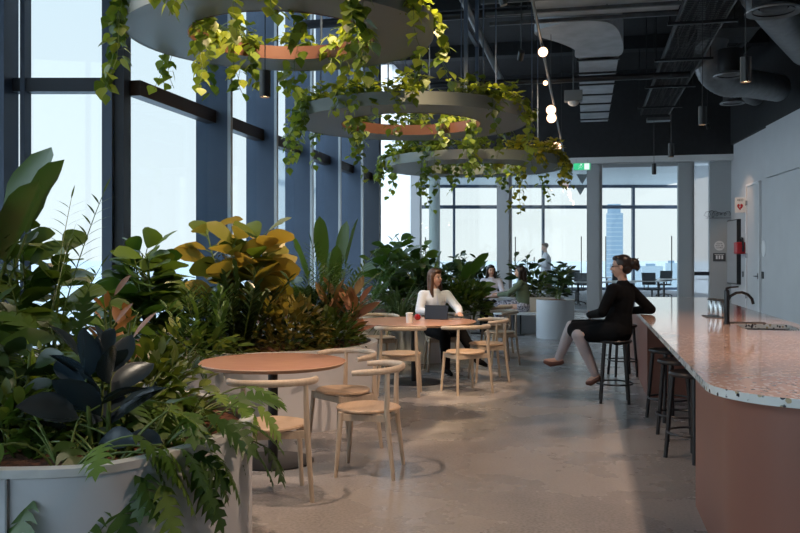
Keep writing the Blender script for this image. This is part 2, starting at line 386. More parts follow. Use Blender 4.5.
# facade piece facing the camera, left of the corner
fd = V((-CS,-SN,0)); fn = V((SN,-CS,0)); C0 = V((XG,YC,0))
def FP(s, o=0, z=0): p = C0+fd*s+fn*o; return V((p.x,p.y,z))
def fbox(b, s0, s1, o0, o1, z0, z1, k=None):
    b.prism([tuple(FP(s,o)[:2]) for s,o in ((s0,o0),(s1,o0),(s1,o1),(s0,o1))], z0, z1, k)
b = MB(); fbox(b, 0, 4.5, 0, .02, 0, CEIL); g = struct('window_6', b, M['glass'])
b = MB(); fbox(b, .1, 4.5, -.06, .1, 3.32, 3.47); b.build('transom_bar', M['fin_dark'], g, False)
b = MB(); fbox(b, 1.08, 1.13, -.05, .12, 0, CEIL); b.build('mullion', M['fin'], g, False)
b = MB(); fbox(b, 1.22, 1.62, -.05, .3, 0, CEIL); b.build('mullion', M['fin'], g, False)
b = MB(); fbox(b, 2.9, 3.2, -.05, .3, 0, CEIL); b.build('mullion', M['fin'], g, False)
b = MB(); fbox(b, .10, .21, .0, .2, 0, CEIL, 0); fbox(b, -.01, .10, -.1, .14, 0, CEIL, 1)
b.m = [0]*6+[1]*6 if len(b.m) == 12 else b.m
o = b.build('trim_9', [M['fin'], M['fin_dark']], None, False); o['kind'] = 'structure'
# facade running away along the tables, with deep fins
FY = [10.59, 12.32, 14.06, 15.78, 17.47]
ys = [YC+.05]+FY+[19.1]
for i in range(len(ys)-1):
    b = MB(); b.box((XG,ys[i],0),(XG+.02,ys[i+1],CEIL)); g = struct('window_%d' % (7+i), b, M['glass'])
    b = MB(); b.box((XG-.02,ys[i],3.30),(XG+.13,ys[i+1],3.47)); b.build('transom_bar', M['transom'], g, False)
    b = MB(); b.box((XG-.04,ys[i],0),(XG+.1,ys[i+1],.25)); b.build('window_frame', M['fin_dark'], g, False)
for i, y in enumerate(FY):
    b = MB(); b.box((-5.1,y-.03,0),(-4.64,y+.03,CEIL), 0); b.box((-4.645,y-.034,0),(-4.60,y+.034,CEIL), 1)
    o = b.build('trim_%d' % (10+i), [M['fin'], M['fin_edge']], None, False); o['kind'] = 'structure'
b = MB(); b.box((-5.12,19.05,0),(-4.64,19.25,CEIL)); struct('trim_20', b, M['fin_dark'])
b = MB(); b.box((XG,19.25,0),(XG+.02,24.1,CEIL)); g = struct('window_20', b, M['frost'])
b = MB(); b.box((XG-.03,19.25,0),(XG+.08,24.1,.25)); b.build('window_frame', M['fin_edge'], g, False)
# outer room facade
def OP(l, d): return ld(l, d)
def obox(b, l0, l1, d0, d1, z0, z1, k=None):
    b.prism([OP(l0,d0), OP(l1,d0), OP(l1,d1), OP(l0,d1)], z0, z1, k)
DO = 40
b = MB(); obox(b, -2.2, 13.2, DO, DO+.03, 0, 4.93); g = struct('window_21', b, M['glass2'])
b = MB(); obox(b, -2.2, 13.2, DO-.08, DO+.1, 3.82, 3.98); obox(b, -2.2, 13.2, DO-.08, DO+.1, 0, .12); obox(b, -2.2, 13.2, DO-.08, DO+.1, 4.80, 4.93)
b.build('transom_bar', M['fin'], g, False)
for px in (380, 454, 543, 633, 720):
    l0 = (px-400)/F*DO; b = MB(); obox(b, l0-.055, l0+.055, DO-.15, DO+.1, 0, 4.93); b.build('mullion', M['fin'], g, False)
b = MB(); b.box((-9.5,24.4,0),(-9.48,39.0,4.93)); g = struct('window_22', b, M['glass2'])
b = MB(); b.box((-9.55,24.4,3.82),(-9.4,39,3.98)); b.build('transom_bar', M['fin'], g, False)
b = MB(); b.box((-9.5,24.3,0),(-5.0,24.32,4.93)); g = struct('window_23', b, M['frost'])
b = MB(); b.box((9.5,24.4,0),(9.7,44,5)); struct('wall_outer', b, M['wall'])
b = MB(); b.lathe([(.0,0),(.18,0),(.18,4.93)], (*at(434.5,27.5),0), 20); struct('trim_21', b, mat('sage column', (.22,.29,.27), .5), True)
# ================================================================ OUTSIDE (far below and beyond)
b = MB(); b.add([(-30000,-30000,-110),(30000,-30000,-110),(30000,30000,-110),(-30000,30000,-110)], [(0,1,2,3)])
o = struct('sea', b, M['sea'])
x, y = ld((614.5-400)/F*1500, 1500)
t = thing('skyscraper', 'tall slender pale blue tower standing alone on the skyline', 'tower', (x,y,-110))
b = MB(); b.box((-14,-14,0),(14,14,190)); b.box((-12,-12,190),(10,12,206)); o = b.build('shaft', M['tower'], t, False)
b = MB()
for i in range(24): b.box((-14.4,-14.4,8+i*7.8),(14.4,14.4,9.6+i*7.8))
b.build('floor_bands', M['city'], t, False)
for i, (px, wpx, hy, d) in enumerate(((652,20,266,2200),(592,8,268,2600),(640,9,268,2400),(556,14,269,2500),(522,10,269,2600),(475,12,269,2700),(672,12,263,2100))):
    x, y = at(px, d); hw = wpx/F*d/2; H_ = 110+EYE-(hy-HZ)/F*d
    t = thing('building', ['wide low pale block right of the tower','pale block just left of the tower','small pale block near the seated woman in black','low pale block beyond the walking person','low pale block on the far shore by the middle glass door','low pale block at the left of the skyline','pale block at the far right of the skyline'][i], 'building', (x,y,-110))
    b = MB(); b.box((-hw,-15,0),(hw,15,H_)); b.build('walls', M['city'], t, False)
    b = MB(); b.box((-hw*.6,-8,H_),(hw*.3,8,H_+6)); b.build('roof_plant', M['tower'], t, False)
# ================================================================ COUNTER
CX0, CX1, CY0, CY1 = .57, 1.89, 3.86, 13.6
def rrect(x0, y0, x1, y1, rl, rr, n=10):
    p = []
    for (cx,cy,r,a) in ((x1-rr,y0+rr,rr,-PI/2),(x1-.05,y1-.05,.05,0),(x0+.05,y1-.05,.05,PI/2),(x0+rl,y0+rl,rl,PI)):
        for i in range(n+1): q = a+PI/2*i/n; p.append((cx+r*math.cos(q), cy+r*math.sin(q)))
    return p
t = thing('kitchen_island', 'long terracotta island counter with speckled pink terrazzo top and rounded end', 'counter', ((CX0+CX1)/2,(CY0+CY1)/2,0))
ox, oy = -(CX0+CX1)/2, -(CY0+CY1)/2
def sh(pl): return [(x+ox,y+oy) for x,y in pl]
SX0, SX1, SY0, SY1 = 1.33, 1.78, 7.55, 8.25     # sink cut-out
import bmesh
def plate_with_hole(outer, hole, z0, z1, name, mats, par):
    bm = bmesh.new(); es = []
    for ring in (outer, hole):
        vs_ = [bm.verts.new((x,y,z1)) for x,y in ring]
        for i in range(len(vs_)): es.append(bm.edges.new((vs_[i], vs_[(i+1)%len(vs_)])))
    bmesh.ops.triangle_fill(bm, use_beauty=True, use_dissolve=False, edges=es)
    top = list(bm.faces)
    for f in top:
        if f.normal.z < 0: f.normal_flip()
    ret = bmesh.ops.extrude_face_region(bm, geom=top)
    nv = [v for v in ret['geom'] if isinstance(v, bmesh.types.BMVert)]
    bmesh.ops.translate(bm, verts=nv, vec=(0,0,z0-z1))
    bmesh.ops.recalc_face_normals(bm, faces=bm.faces)
    for f in bm.faces: f.material_index = 0 if abs(f.normal.z) > .5 else 1
    me = bpy.data.meshes.new(name); bm.to_mesh(me); bm.free()
    for m in mats: me.materials.append(m)
    o = bpy.data.objects.new(name, me); COL.objects.link(o); o.parent = par; return o
plate_with_hole(sh(rrect(CX0,CY0,CX1,CY1,.48,.15)), sh([(SX0,SY0),(SX1,SY0),(SX1,SY1),(SX0,SY1)]), .86, .90, 'worktop', [M['terrazzo'], M['terrazzo_edge']], t)
b = MB(); b.box((SX0+ox,SY0+oy,.70),(SX1+ox,SY1+oy,.72)); b.box((SX0-.02+ox,SY0+oy,.7),(SX0+ox,SY1+oy,.86)); b.box((SX1+ox,SY0+oy,.7),(SX1+.02+ox,SY1+oy,.86))
b.box((SX0+ox,SY0-.02+oy,.7),(SX1+ox,SY0+oy,.86)); b.box((SX0+ox,SY1+oy,.7),(SX1+ox,SY1+.02+oy,.86)); b.build('sink', M['steel'], t, False)
# near block (rounded), recess back panel, far block
BX = CX0+.085
b = MB(); p = rrect(BX,CY0+.075,CX1-.05,5.46,.44,.1); b.prism(sh(p), .0, .86)
b.build('end_block', M['terra'], t)
b = MB(); b.box((1.3+ox,5.3+oy,0),(CX1-.05+ox,9.6+oy,.699)); b.build('back_panel', M['terra'], t, False)
b = MB(); b.box((BX+ox,9.5+oy,0),(CX1-.05+ox,CY1-.08+oy,.86)); b.build('end_block', M['terra'], t, False)
t = thing('kitchen_tap', 'black curved mixer tap on the pink counter beside the sink', 'tap', (1.255,8.15,.9))
b = MB(); b.tube([(0,0,0),(0,0,.02),(0,0,.021),(0,0,.30),(0,0,.31)], [.03,.03,.024,.024,.02], 14); b.build('column', M['chrome_dark'], t)
b = MB(); b.tube([(0,0,.20),(.03,0,.255),(.08,0,.285),(.13,0,.29),(.18,0,.27),(.215,0,.23),(.225,0,.185)], .013, 10); b.build('spout', M['chrome_dark'], t)
b = MB(); b.tube([(0,0,.31),(.0,0,.325),(.03,0,.335),(.10,0,.34)], [.018,.012,.008,.007], 8); b.build('lever', M['chrome_dark'], t)
for i, (dx, lab) in enumerate(((-.0,'tall steel canister nearest the tap in the row of three'),(-.085,'steel canister in the middle of the row of three'),(-.17,'steel canister farthest from the tap in the row of three'))):
    c = thing('steel_canister', lab, 'canister', (1.345+dx*.36,9.05+.1*i,.906), 0, 'steel canisters on the counter')
    b = MB(); b.lathe([(0,0),(.046,0),(.048,.01),(.048,.155),(.044,.16)], n=20); cb = b.build('body', M['steel'], c)
    b = MB(); b.lathe([(.044,.158),(.049,.160),(.049,.172),(.04,.178),(0,.18)], n=20); b.build('lid', M['sign_dark'], cb)
b = MB(); b.box((1.19,8.98,.9),(1.41,9.33,.906)); tag(b.build('canister_tray', M['sign_dark'], None, False), 'thin dark tray under the three steel canisters', 'tray')
b = MB(); b.box((1.30,8.32,.9),(1.62,8.40,.908)); tag(b.build('dark_strip', M['sign_dark'], None, False), 'narrow dark strip on the counter behind the sink', 'tray')  # flat dark strip lying on the worktop behind the sink
# ================================================================ STOOLS
def make_stool():
    t = thing('bar_stool', 'x', 'stool', (0,0,0), 0, 'black bar stools at the counter')
    b = MB(); b.lathe([(0,.62),(.165,.62),(.178,.63),(.18,.64),(.172,.652),(.155,.648),(0,.645)], n=32); b.build('seat', M['black_metal'], t)
    for a in range(4):
        q = PI/4+a*PI/2; b = MB(); b.tube([(.20*math.cos(q),.20*math.sin(q),0),(.145*math.cos(q),.145*math.sin(q),.625)], [.016,.019], 10); b.build('leg', M['black_metal'], t)
    b = MB(); rr = .188; b.tube([(rr*math.cos(a*PI/12),rr*math.sin(a*PI/12),.2) for a in range(25)], .009, 6, cap=False); b.build('foot_ring', M['black_metal'], t)
    return t
st = make_stool(); st.location = (.30,9.13,0); st['label'] = 'black bar stool the woman in black is sitting on'
for x, y, rz, lab in ((.47,11.2,.3,'black bar stool standing just beyond the seated woman in black'),
    (.76,8.25,.5,'farthest of the three black stools tucked under the counter'),
    (.77,7.42,.2,'middle one of the three black stools tucked under the counter'),
    (.79,6.66,.7,'nearest of the three black stools tucked under the counter')):
    dup(st, (x,y,0), rz, lab)
# ================================================================ CHAIRS
def make_chair():
    t = thing('dining_chair', 'x', 'chair', (0,0,0), 0, 'pale wooden dining chairs')
    b = MB(); rs = []
    pl = []
    for i in range(36):
        a = 2*PI*i/36; r_ = .228*(1-.06*abs(math.sin(2*a))**2) ; pl.append((r_*math.cos(a), r_*math.sin(a)))
    vs_ = []; prof = ((.80,.432),(1.0,.445),(1.0,.455),(.96,.463),(.6,.459),(0.02,.455))
    for s_, z in prof: vs_ += [(x*s_,y*s_,z) for x,y in pl]
    fs = [(i*36+j,i*36+(j+1)%36,(i+1)*36+(j+1)%36,(i+1)*36+j) for i in range(5) for j in range(36)]
    fs += [tuple(range(35,-1,-1)), tuple(range(5*36,6*36))]
    b.add(vs_, fs); b.build('seat', M['seat'], t)
    for sx_ in (-1,1):
        b = MB(); b.tube([(sx_*.205,.19,0),(sx_*.18,.155,.44)], [.014,.019], 10); b.build('leg', M['wood'], t)
        b = MB(); b.tube([(sx_*.225,-.215,0),(sx_*.198,-.165,.45),(sx_*.19,-.17,.725)], [.014,.020,.015], 10); b.build('leg', M['wood'], t)
    b = MB()
    for p, q in (((-.18,.155,.41),(.18,.155,.41)),((-.2,-.165,.41),(.2,-.165,.41)),((-.18,.155,.41),(-.2,-.165,.41)),((.18,.155,.41),(.2,-.165,.41))): b.bar(p,q,.022,.045)
    b.build('seat_frame', M['wood'], t, False)
    b = MB(); pts = []
    for i in range(25):
        a = PI+.12 + (PI-.24)*i/24 ; pts.append((.275*math.cos(a), .245*math.sin(a)+.0, .728+.012*math.sin(-a)))
    pts = [(-.272,.06,.722)]+pts+[(.272,.06,.722)]
    b.tube(pts, [.013]+[.017]*25+[.013], 10, flat=1.35); b.build('back_rail', M['wood'], t)
    return t
def face(fx, fy): return math.atan2(-fx, fy)
ch = make_chair()
CH = [(-1.93,5.08,face(-.42,.9),'pale wooden chair at the nearest round table with its back to the camera'),
 (-1.49,5.80,face(-1,-.06),'pale wooden chair at the nearest table turned side-on with its curved back to the aisle'),
 (-1.88,6.50,face(-.62,-.78),'pale wooden chair on the far side of the nearest table by the planter'),
 (-1.985,9.15,face(-.08,1),'left of the two pale chairs backing the camera at the second table'),
 (-1.31,9.47,face(-.62,.78),'right of the two pale chairs backing the camera at the second table'),
 (-1.17,10.42,face(-.95,-.35),'pale wooden chair on the right of the second table next to the woman in white'),
 (-1.86,11.2,face(.25,-.97),'pale wooden chair the woman in the white shirt is sitting on'),
 (-2.66,10.9,face(.6,-.75),'pale wooden chair on the far left of the second table by the planter'),
 (-1.18,12.1,face(-.9,-.4),'empty pale wooden chair standing beyond the second table'),
 (-1.36,13.3,face(-.95,.2),'farthest empty pale wooden chair, in front of the bench')]
for i, (x, y, rz, lab) in enumerate(CH):
    if i == 0: ch.location = (x,y,0); ch.rotation_euler = (0,0,rz); ch['label'] = lab
    else: dup(ch, (x,y,0), rz, lab)
# ================================================================ TABLES
def table(x, y, r, lab, base=True, rb=.30, z=.74):
    t = thing('round_table', lab, 'table', (x,y,0))
    b = MB(); b.lathe([(0,z-.03),(r-.03,z-.03),(r-.004,z-.012),(r,z-.004),(r-.004,z)], n=64, k=1); b.lathe([(r-.004,z),(0,z)], n=64, k=0)
    b.build('tabletop', [M['tabletop'], M['table_edge']], t)
    b = MB(); b.lathe([(.036,.012),(.036,z-.03)], n=20); b.build('pedestal', M['black_metal'], t)
    b = MB(); b.lathe([(0,0),(rb,0),(rb,.008),(rb-.02,.014),(0,.016)], n=48); b.build('base_plate', M['black_metal'], t)
    return t
table(-2.25,5.93,.54,'nearest round table with pink-tan top on a black pedestal')
table(-2.02,10.08,.75,'large round pink-tan table with the tablet and red apple on it', rb=.34)
table(-2.02,16.95,.36,'small far round table between the two chatting women', rb=.24)
# things on the second table
c = thing('tablet_computer', 'dark navy tablet standing open on the large round table', 'tablet', (-1.80,10.34,.745), face(.15,1)+.0)
b = MB(); T = Matrix.Rotation(math.radians(-14), 4, 'X'); b.box((-.15,0,0),(.15,.008,.175), T=T); b.build('cover', M['tablet'], c, False)
b = MB(); b.box((-.15,.02,0),(.15,.21,.012)); b.build('keyboard', M['grey'], c, False)
c = thing('paper_cup', 'white cup on the left part of the large round table', 'cup', (-2.02,9.80,.74))
b = MB(); b.lathe([(0,0),(.036,0),(.042,.105),(.038,.105),(.033,.01)], n=20); b.build('cup_body', M['paper'], c)
b = MB(); b.lathe([(.044,.103),(.044,.112),(.03,.118),(0,.118)], n=20); b.build('lid', M['paper'], c)
c = thing('apple', 'shiny red apple beside the tablet', 'apple', (-2.01,10.25,.74))
b = MB(); b.lathe([(.003,.004),(.018,0),(.034,.012),(.040,.036),(.036,.058),(.02,.069),(.004,.062)], n=16); b.build('flesh', M['apple'], c)
b = MB(); b.tube([(0,0,.06),(.003,0,.08)], .002, 5); b.build('stem', M['bark'], c)
c = thing('notebook', 'small dark closed notebook near the woman in the white shirt', 'notebook', (-1.60,10.44,.74), .2)
b = MB(); b.box((-.09,-.06,0),(.09,.06,.004)); b.box((-.09,-.06,.016),(.09,.06,.02)); b.build('cover', M['tablet'], c, False)
b = MB(); b.box((-.088,-.058,.004),(.086,.058,.016)); b.build('pages', M['paper'], c, False)
c = thing('takeaway_cup', 'white takeaway cup on the small far table', 'cup', (-2.0,16.86,.74))
b = MB(); b.lathe([(0,0),(.035,0),(.045,.13),(0,.13)], n=16); b.build('cup_body', M['paper'], c)
b = MB(); b.lathe([(.047,.13),(.047,.145),(0,.15)], n=16); b.build('lid', M['grey'], c)
# ================================================================ PLANTERS
def smooth_poly(pts, n=8):
    N = len(pts); out = []
    for i in range(N):
        p0,p1,p2,p3 = (V((*pts[(i+k)%N],0)) for k in (-1,0,1,2))
        for j in range(n):
            t_ = j/n; q = .5*((2*p1)+(-p0+p2)*t_+(2*p0-5*p1+4*p2-p3)*t_*t_+(-p0+3*p1-3*p2+p3)*t_**3); out.append((q.x,q.y))
    return out
def inset(pl, d):
    N = len(pl); out = []
    A = sum(pl[i][0]*pl[(i+1)%N][1]-pl[(i+1)%N][0]*pl[i][1] for i in range(N)); sg = 1 if A > 0 else -1
    for i in range(N):
        a = V((pl[(i+1)%N][0]-pl[i-1][0], pl[(i+1)%N][1]-pl[i-1][1])).normalized(); out.append((pl[i][0]-a.y*d*sg, pl[i][1]+a.x*d*sg))
    return out
def planter(name, poly, h, lab, seam=None, soil=-.06):
    cx = sum(p[0] for p in poly)/len(poly); cy_ = sum(p[1] for p in poly)/len(poly)
    t = thing(name, lab, 'planter', (cx,cy_,0)); poly = [(x-cx,y-cy_) for x,y in poly]
    A = sum(poly[i][0]*poly[(i+1)%len(poly)][1]-poly[(i+1)%len(poly)][0]*poly[i][1] for i in range(len(poly)))
    if A < 0: poly = poly[::-1]
    N = len(poly); inn = inset(poly, .045); b = MB()
    def wall(o_, i_, z0, z1, ks):
        vs_ = [(x,y,z0) for x,y in o_]+[(x,y,z1) for x,y in o_]+[(x,y,z1) for x,y in i_]+[(x,y,z0) for x,y in i_]
        fs = []
        for i in range(N):
            j = (i+1)%N
            for k_ in range(4): a0, a1 = k_*N, ((k_+1)%4)*N; fs.append((a0+i,a0+j,a1+j,a1+i))
        b.add(vs_, fs)
    wall(poly, inn, 0, h-.035, 0); pw_ = b.build('planter_wall', M['planter'], t)
    b = MB(); wall(inset(poly,-.008), inset(poly,.055), h-.032, h, 0); b.build('rim', M['rim'], t)
    b = MB(); so = inset(poly,.05); b.add([(x,y,h+soil) for x,y in so]+[(0,0,h+soil+.05)], [(i,(i+1)%N,N) for i in range(N)]); b.build('soil', M['soil'], t)
    if seam:
        for s_ in seam:
            b = MB(); b.box((s_[0]-cx-.004,s_[1]-cy_-.012,0),(s_[0]-cx+.004,s_[1]-cy_+.01,h-.035)); b.build('seam', M['grey'], pw_, False)
    return t
P1 = smooth_poly([(-4.4,2.75),(-3.2,2.74),(-2.5,2.76),(-2.05,2.84),(-1.80,2.98),(-1.65,3.3),(-1.59,3.7),(-1.66,4.08),(-1.88,4.42),(-2.4,4.75),(-3.2,4.95),(-4.2,5.2),(-5.6,5.4),(-6.2,4.6),(-6.0,3.2)])
planter('planter_box', P1, .70, 'large white curved planter in the near left corner full of philodendrons', seam=[(-2.125,2.815)])
P2 = smooth_poly([(-4.7,6.3),(-4.0,6.45),(-3.3,6.42),(-2.7,6.72),(-2.2,7.05),(-1.98,7.5),(-2.0,8.1),(-2.4,8.6),(-3.2,9.0),(-4.5,9.3),(-4.72,8.2)])
planter('planter_box', P2, .70, 'white curved planter between the nearest table and the second table')
P3 = smooth_poly([(-4.5,9.6),(-3.6,9.9),(-3.15,10.6),(-2.7,11.6),(-2.1,11.9),(-1.78,12.4),(-1.75,13.2),(-2.1,14.2),(-2.9,14.8),(-4.4,15.2),(-4.55,12)])
planter('planter_box', P3, .70, 'white curved planter behind the woman in the white shirt')
P4 = smooth_poly([(-1.15+.72*math.cos(a*PI/6), 17.72+.72*math.sin(a*PI/6)) for a in range(12)], 4)
planter('planter_box', P4, .72, 'round white planter behind the far bench')
P6 = smooth_poly([(-4.5,15.8),(-3.2,15.6),(-2.75,16.6),(-2.75,18.4),(-2.6,19.6),(-1.4,20.3),(-1.2,21.4),(-2.6,22.2),(-4.5,22.4)])
planter('planter_box', P6, .70, 'far white planter along the windows beyond the small table')
t = thing('cylinder_planter', 'tall white cylindrical planter standing at the end of the bench', 'planter', (-.545,16.25,0))
b = MB(); b.lathe([(0,0),(.352,0),(.355,.02),(.355,.72),(.33,.72),(.33,.66)], n=48); b.build('planter_wall', M['planter'], t)
b = MB(); b.lathe([(.33,.67),(.2,.71),(0,.73)], n=24); b.build('soil', M['soil'], t)
t = thing('bench', 'curved white bench seat on black legs by the cylindrical planter', 'bench', (-1.28,16.72,0))
b = MB(); b.prism([(x+1.28,y-16.72) for x,y in smooth_poly([(-1.70,16.45),(-1.28,16.36),(-.95,16.4),(-.93,16.7),(-1.0,16.93),(-1.3,16.93),(-1.72,16.98)],5)], .41, .45); b.build('seat', M['white'], t)
for dx in (-.06,.06): b = MB(); b.tube([(dx,-.12,0),(dx,-.12,.41)], .016, 8); b.build('leg', M['black_metal'], t)
b = MB(); b.box((-.14,-.2,0),(.14,-.04,.012)); b.build('foot_plate', M['black_metal'], t, False)
# ================================================================ LEAVES AND PLANTS
UP = V((0,0,1))
def W_obov(t): return math.sin(PI*min(1,t**1.35*.985+.01))**.6
def W_ell(t): return math.sin(PI*t)**.8
def W_lan(t): return (math.sin(PI*t**.8))**1.0
def W_heart(t): return (.62+.55*math.sin(PI*t*.8+.35))*min(1,(1-t)*1.6)**.9 if t > .02 else .45
def W_paddle(t): return math.sin(PI*t)**.45
KINDS = dict(obov=(W_obov,7), ell=(W_ell,6), lan=(W_lan,4), heart=(W_heart,5), paddle=(W_paddle,8))
def leaf(b, p, d, ln, wd, kind='ell', droop=.5, roll=0, fold=.25, wave=0, k=None):
    d = d.normalized(); sd = d.cross(UP)
    if sd.length < .05: sd = V((1,0,0))
    sd.normalize(); nrm = sd.cross(d)
    sd = sd*math.cos(roll)+nrm*math.sin(roll)
    vs_ = []; pos = V(p); dr = V(d)
    if kind == 'lobed':
        n_ = 5; wd *= 1.3; st = ln/n_; mids = [V(pos)]; dirs = [V(dr)]
        for i in range(n_): dr = (dr+V((0,0,-droop/n_))).normalized(); pos = pos+dr*st; mids.append(V(pos)); dirs.append(V(dr))
        nn = sd.cross(dr)
        for i, m_ in enumerate(mids): vs_.append(m_)
        fs = []
        for sgn in (-1,1):
            for i in range(n_):
                t0 = i/n_; e_ = (.75+.8*t0 if t0 < .35 else 1.03-.85*(t0-.35))*wd*.5*R.uniform(.85,1.15)
                m0, m1 = mids[i], mids[i+1]; fw = dirs[i]*(.48*e_+.1*st)
                o_ = len(vs_); nn = sd.cross(dirs[i]).normalized()
                base = sd*sgn*wd*.07
                tip = m0+(m1-m0)*.5+sd*sgn*e_+fw-nn*e_*fold
                a_ = m0+(m1-m0)*.2+base*.8+(sd*sgn*e_*.5+fw*.3); c_ = m0+(m1-m0)*.56+base*.8+(sd*sgn*e_*.52+fw*.62)
                vs_ += [m0+base*.9, a_, tip, c_, m1+base*.6]
                q = [i, o_, o_+1, o_+2, o_+3, o_+4, i+1]
                fs.append(tuple(q) if sgn > 0 else tuple(q[::-1]))
        # terminal lobe
        o_ = len(vs_); vs_ += [mids[-1]+sd*wd*.1, mids[-1]+dirs[-1]*ln*.2, mids[-1]-sd*wd*.1]
        fs.append((n_, o_, o_+1, o_+2))
        b.add(vs_, fs, k); return
    fn_, n_ = KINDS[kind]; st = ln/n_; fs = []
    for i in range(n_+1):
        t = i/n_; w_ = fn_(t)*wd*.5; w_ = max(w_, .0004)
        nn = sd.cross(dr).normalized(); wv = wave*math.sin(t*14)*w_
        vs_ += [pos-sd*w_+nn*(w_*fold+wv), V(pos), pos+sd*w_+nn*(w_*fold-wv)]
        dr = (dr+V((0,0,-droop/n_))).normalized(); pos = pos+dr*st
    for i in range(n_):
        a_ = i*3; fs += [(a_,a_+1,a_+4,a_+3),(a_+1,a_+2,a_+5,a_+4)]
    b.add(vs_, fs, k)
def pdir(a, el): return V((math.cos(a)*math.cos(el), math.sin(a)*math.cos(el), math.sin(el)))
def curve(p, d, ln, droop, n=6):
    p = V(p); d = V(d).normalized(); out = [V(p)]
    for i in range(n): d = (d+V((0,0,-droop/n))).normalized(); p = p+d*ln/n; out.append(V(p))
    return out, d
def plant(name, label, px, d, z, fn_, leafmat, *a, group=None, cat='plant', stem='stem', **kw):
    x, y = at(px, d) if not isinstance(px, tuple) else px
    t = thing(name, label, cat, (x,y,z), 0, group)
    f = MB(); s_ = MB(); fn_(f, s_, *a, **kw)
    f.build('foliage', L[leafmat], t, ang=0)
    if s_.v: s_.build('stem', M[stem], t)
    return t
def p_tree(f, s_, h, stems, per, ln, wd, kind='obov', spread=.15, droop=.5, el=.5, start=.3, fold=.1, wave=.05):
    for i in range(stems):
        a0 = R.uniform(0,2*PI); top = V((math.cos(a0)*spread*R.uniform(.4,1), math.sin(a0)*spread*R.uniform(.4,1), h*R.uniform(.75,1) if i else h))
        b0 = V((math.cos(a0)*.04, math.sin(a0)*.04, -.1)); s_.tube([b0, b0.lerp(top,.5)+V((0,0,.03)), top], [.012,.010,.006], 6)
        a = R.uniform(0,6)
        for j in range(per):
            t = start+(1-start)*j/(per-1); a += 2.4+R.uniform(-.3,.3); p = b0.lerp(top, t)
            e_ = el*(.2+1.1*t)+R.uniform(-.25,.25); dd = pdir(a, e_); q = p+dd*ln*.2
            s_.tube([p,q], .004, 4); sc = R.uniform(.75,1.1)*(1 if t < .85 else .8)
            leaf(f, q, dd, ln*sc, wd*sc, kind, droop*R.uniform(.6,1.4), R.uniform(-1.0,1.0), fold, wave)
def p_philo(f, s_, n_, pl, ln, wd, up=.9, reach=1, dirs=None, droop=1.3, leafdroop=.9, front=None):
    for i in range(n_):
        a = R.uniform(0,2*PI) if dirs is None else R.uniform(*dirs)
        if front is not None: a = R.uniform(-2.0,-.9) if i < front else R.uniform(-.35,3.5)
        e_ = R.uniform(.25,up); L_ = pl*R.uniform(.6,1.15)
        c_, d_ = curve((math.cos(a)*.03,math.sin(a)*.03,-.03), pdir(a,e_+.3), L_, droop*R.uniform(.6,1.2), 6)
        s_.tube(c_, [.007,.006,.006,.005,.005,.004,.004], 5)
        dd = V((d_.x,d_.y,d_.z-R.uniform(.1,.9))); sc = R.uniform(.7,1.15)
        leaf(f, c_[-1], dd, ln*sc, wd*sc, 'lobed', leafdroop, R.uniform(-.5,.5), .2)
def p_palm(f, s_, n_, ln, leafl, droop=1.1, el=(.7,1.3), pairs=14, lw=.022):
    for i in range(n_):
        a = i*2.4+R.uniform(-.4,.4); c_, d_ = curve((0,0,-.05), pdir(a, R.uniform(*el)), ln*R.uniform(.7,1.1), droop*R.uniform(.6,1.3), 10)
        s_.tube(c_, [.007-.0005*j for j in range(11)], 4)
        for j in range(pairs):
            t = .3+.7*j/pairs; q = t*10; i0 = min(9,int(q)); p = c_[i0].lerp(c_[i0+1], q-i0); dr = (c_[i0+1]-c_[i0]).normalized()
            sd = dr.cross(UP).normalized()
            for sg in (-1,1): leaf(f, p, sd*sg*.8+dr*.7+V((0,0,.1)), leafl*(1.15-abs(t-.6)), lw, 'lan', .5, 0, .1)
        leaf(f, c_[-1], d_, leafl*.7, lw, 'lan', .3)
def p_paddle(f, s_, n_, pl, ln, wd, el=(.9,1.4), droop=.5, dirs=None, ldroop=.6):
    for i in range(n_):
        a = i*2.4+R.uniform(-.4,.4) if dirs is None else R.uniform(*dirs)
        c_, d_ = curve((math.cos(a)*.03,math.sin(a)*.03,-.05), pdir(a, R.uniform(*el)), pl*R.uniform(.65,1.1), droop*R.uniform(.3,1.2), 6)
        s_.tube(c_, [.012,.011,.010,.009,.008,.007,.006], 6); sc = R.uniform(.75,1.1)
        leaf(f, c_[-1], d_+V((0,0,-.1)), ln*sc, wd*sc, 'paddle', ldroop, R.uniform(-.7,.7), .3, .05)
def p_bush(f, s_, r, n_, ln, wd, kind='ell', droop=.5, nst=14, flat=1.0):
    rx, rz = r
    for i in range(nst):
        a = R.uniform(0,2*PI); e_ = R.uniform(.3,1.5); c_, _ = curve((0,0,-.05), pdir(a,e_), rz*.95 if e_ > .9 else rx*.9, .3, 4); s_.tube(c_, [.006,.005,.004,.003,.003], 4)
    for i in range(n_):
        a = R.uniform(0,2*PI); el_ = math.asin(R.uniform(-.05,1)); rr = R.uniform(.55,1)
        p = V((math.cos(a)*math.cos(el_)*rx*rr, math.sin(a)*math.cos(el_)*rx*rr, math.sin(el_)*rz*rr))
        dd = (V((p.x,p.y,p.z*.6))).normalized()+V((R.uniform(-.6,.6),R.uniform(-.6,.6),R.uniform(-.2,.6)))
        sc = R.uniform(.7,1.2); leaf(f, p, dd, ln*sc, wd*sc, kind, droop*R.uniform(.3,1.5), R.uniform(-.6,.6), .2)
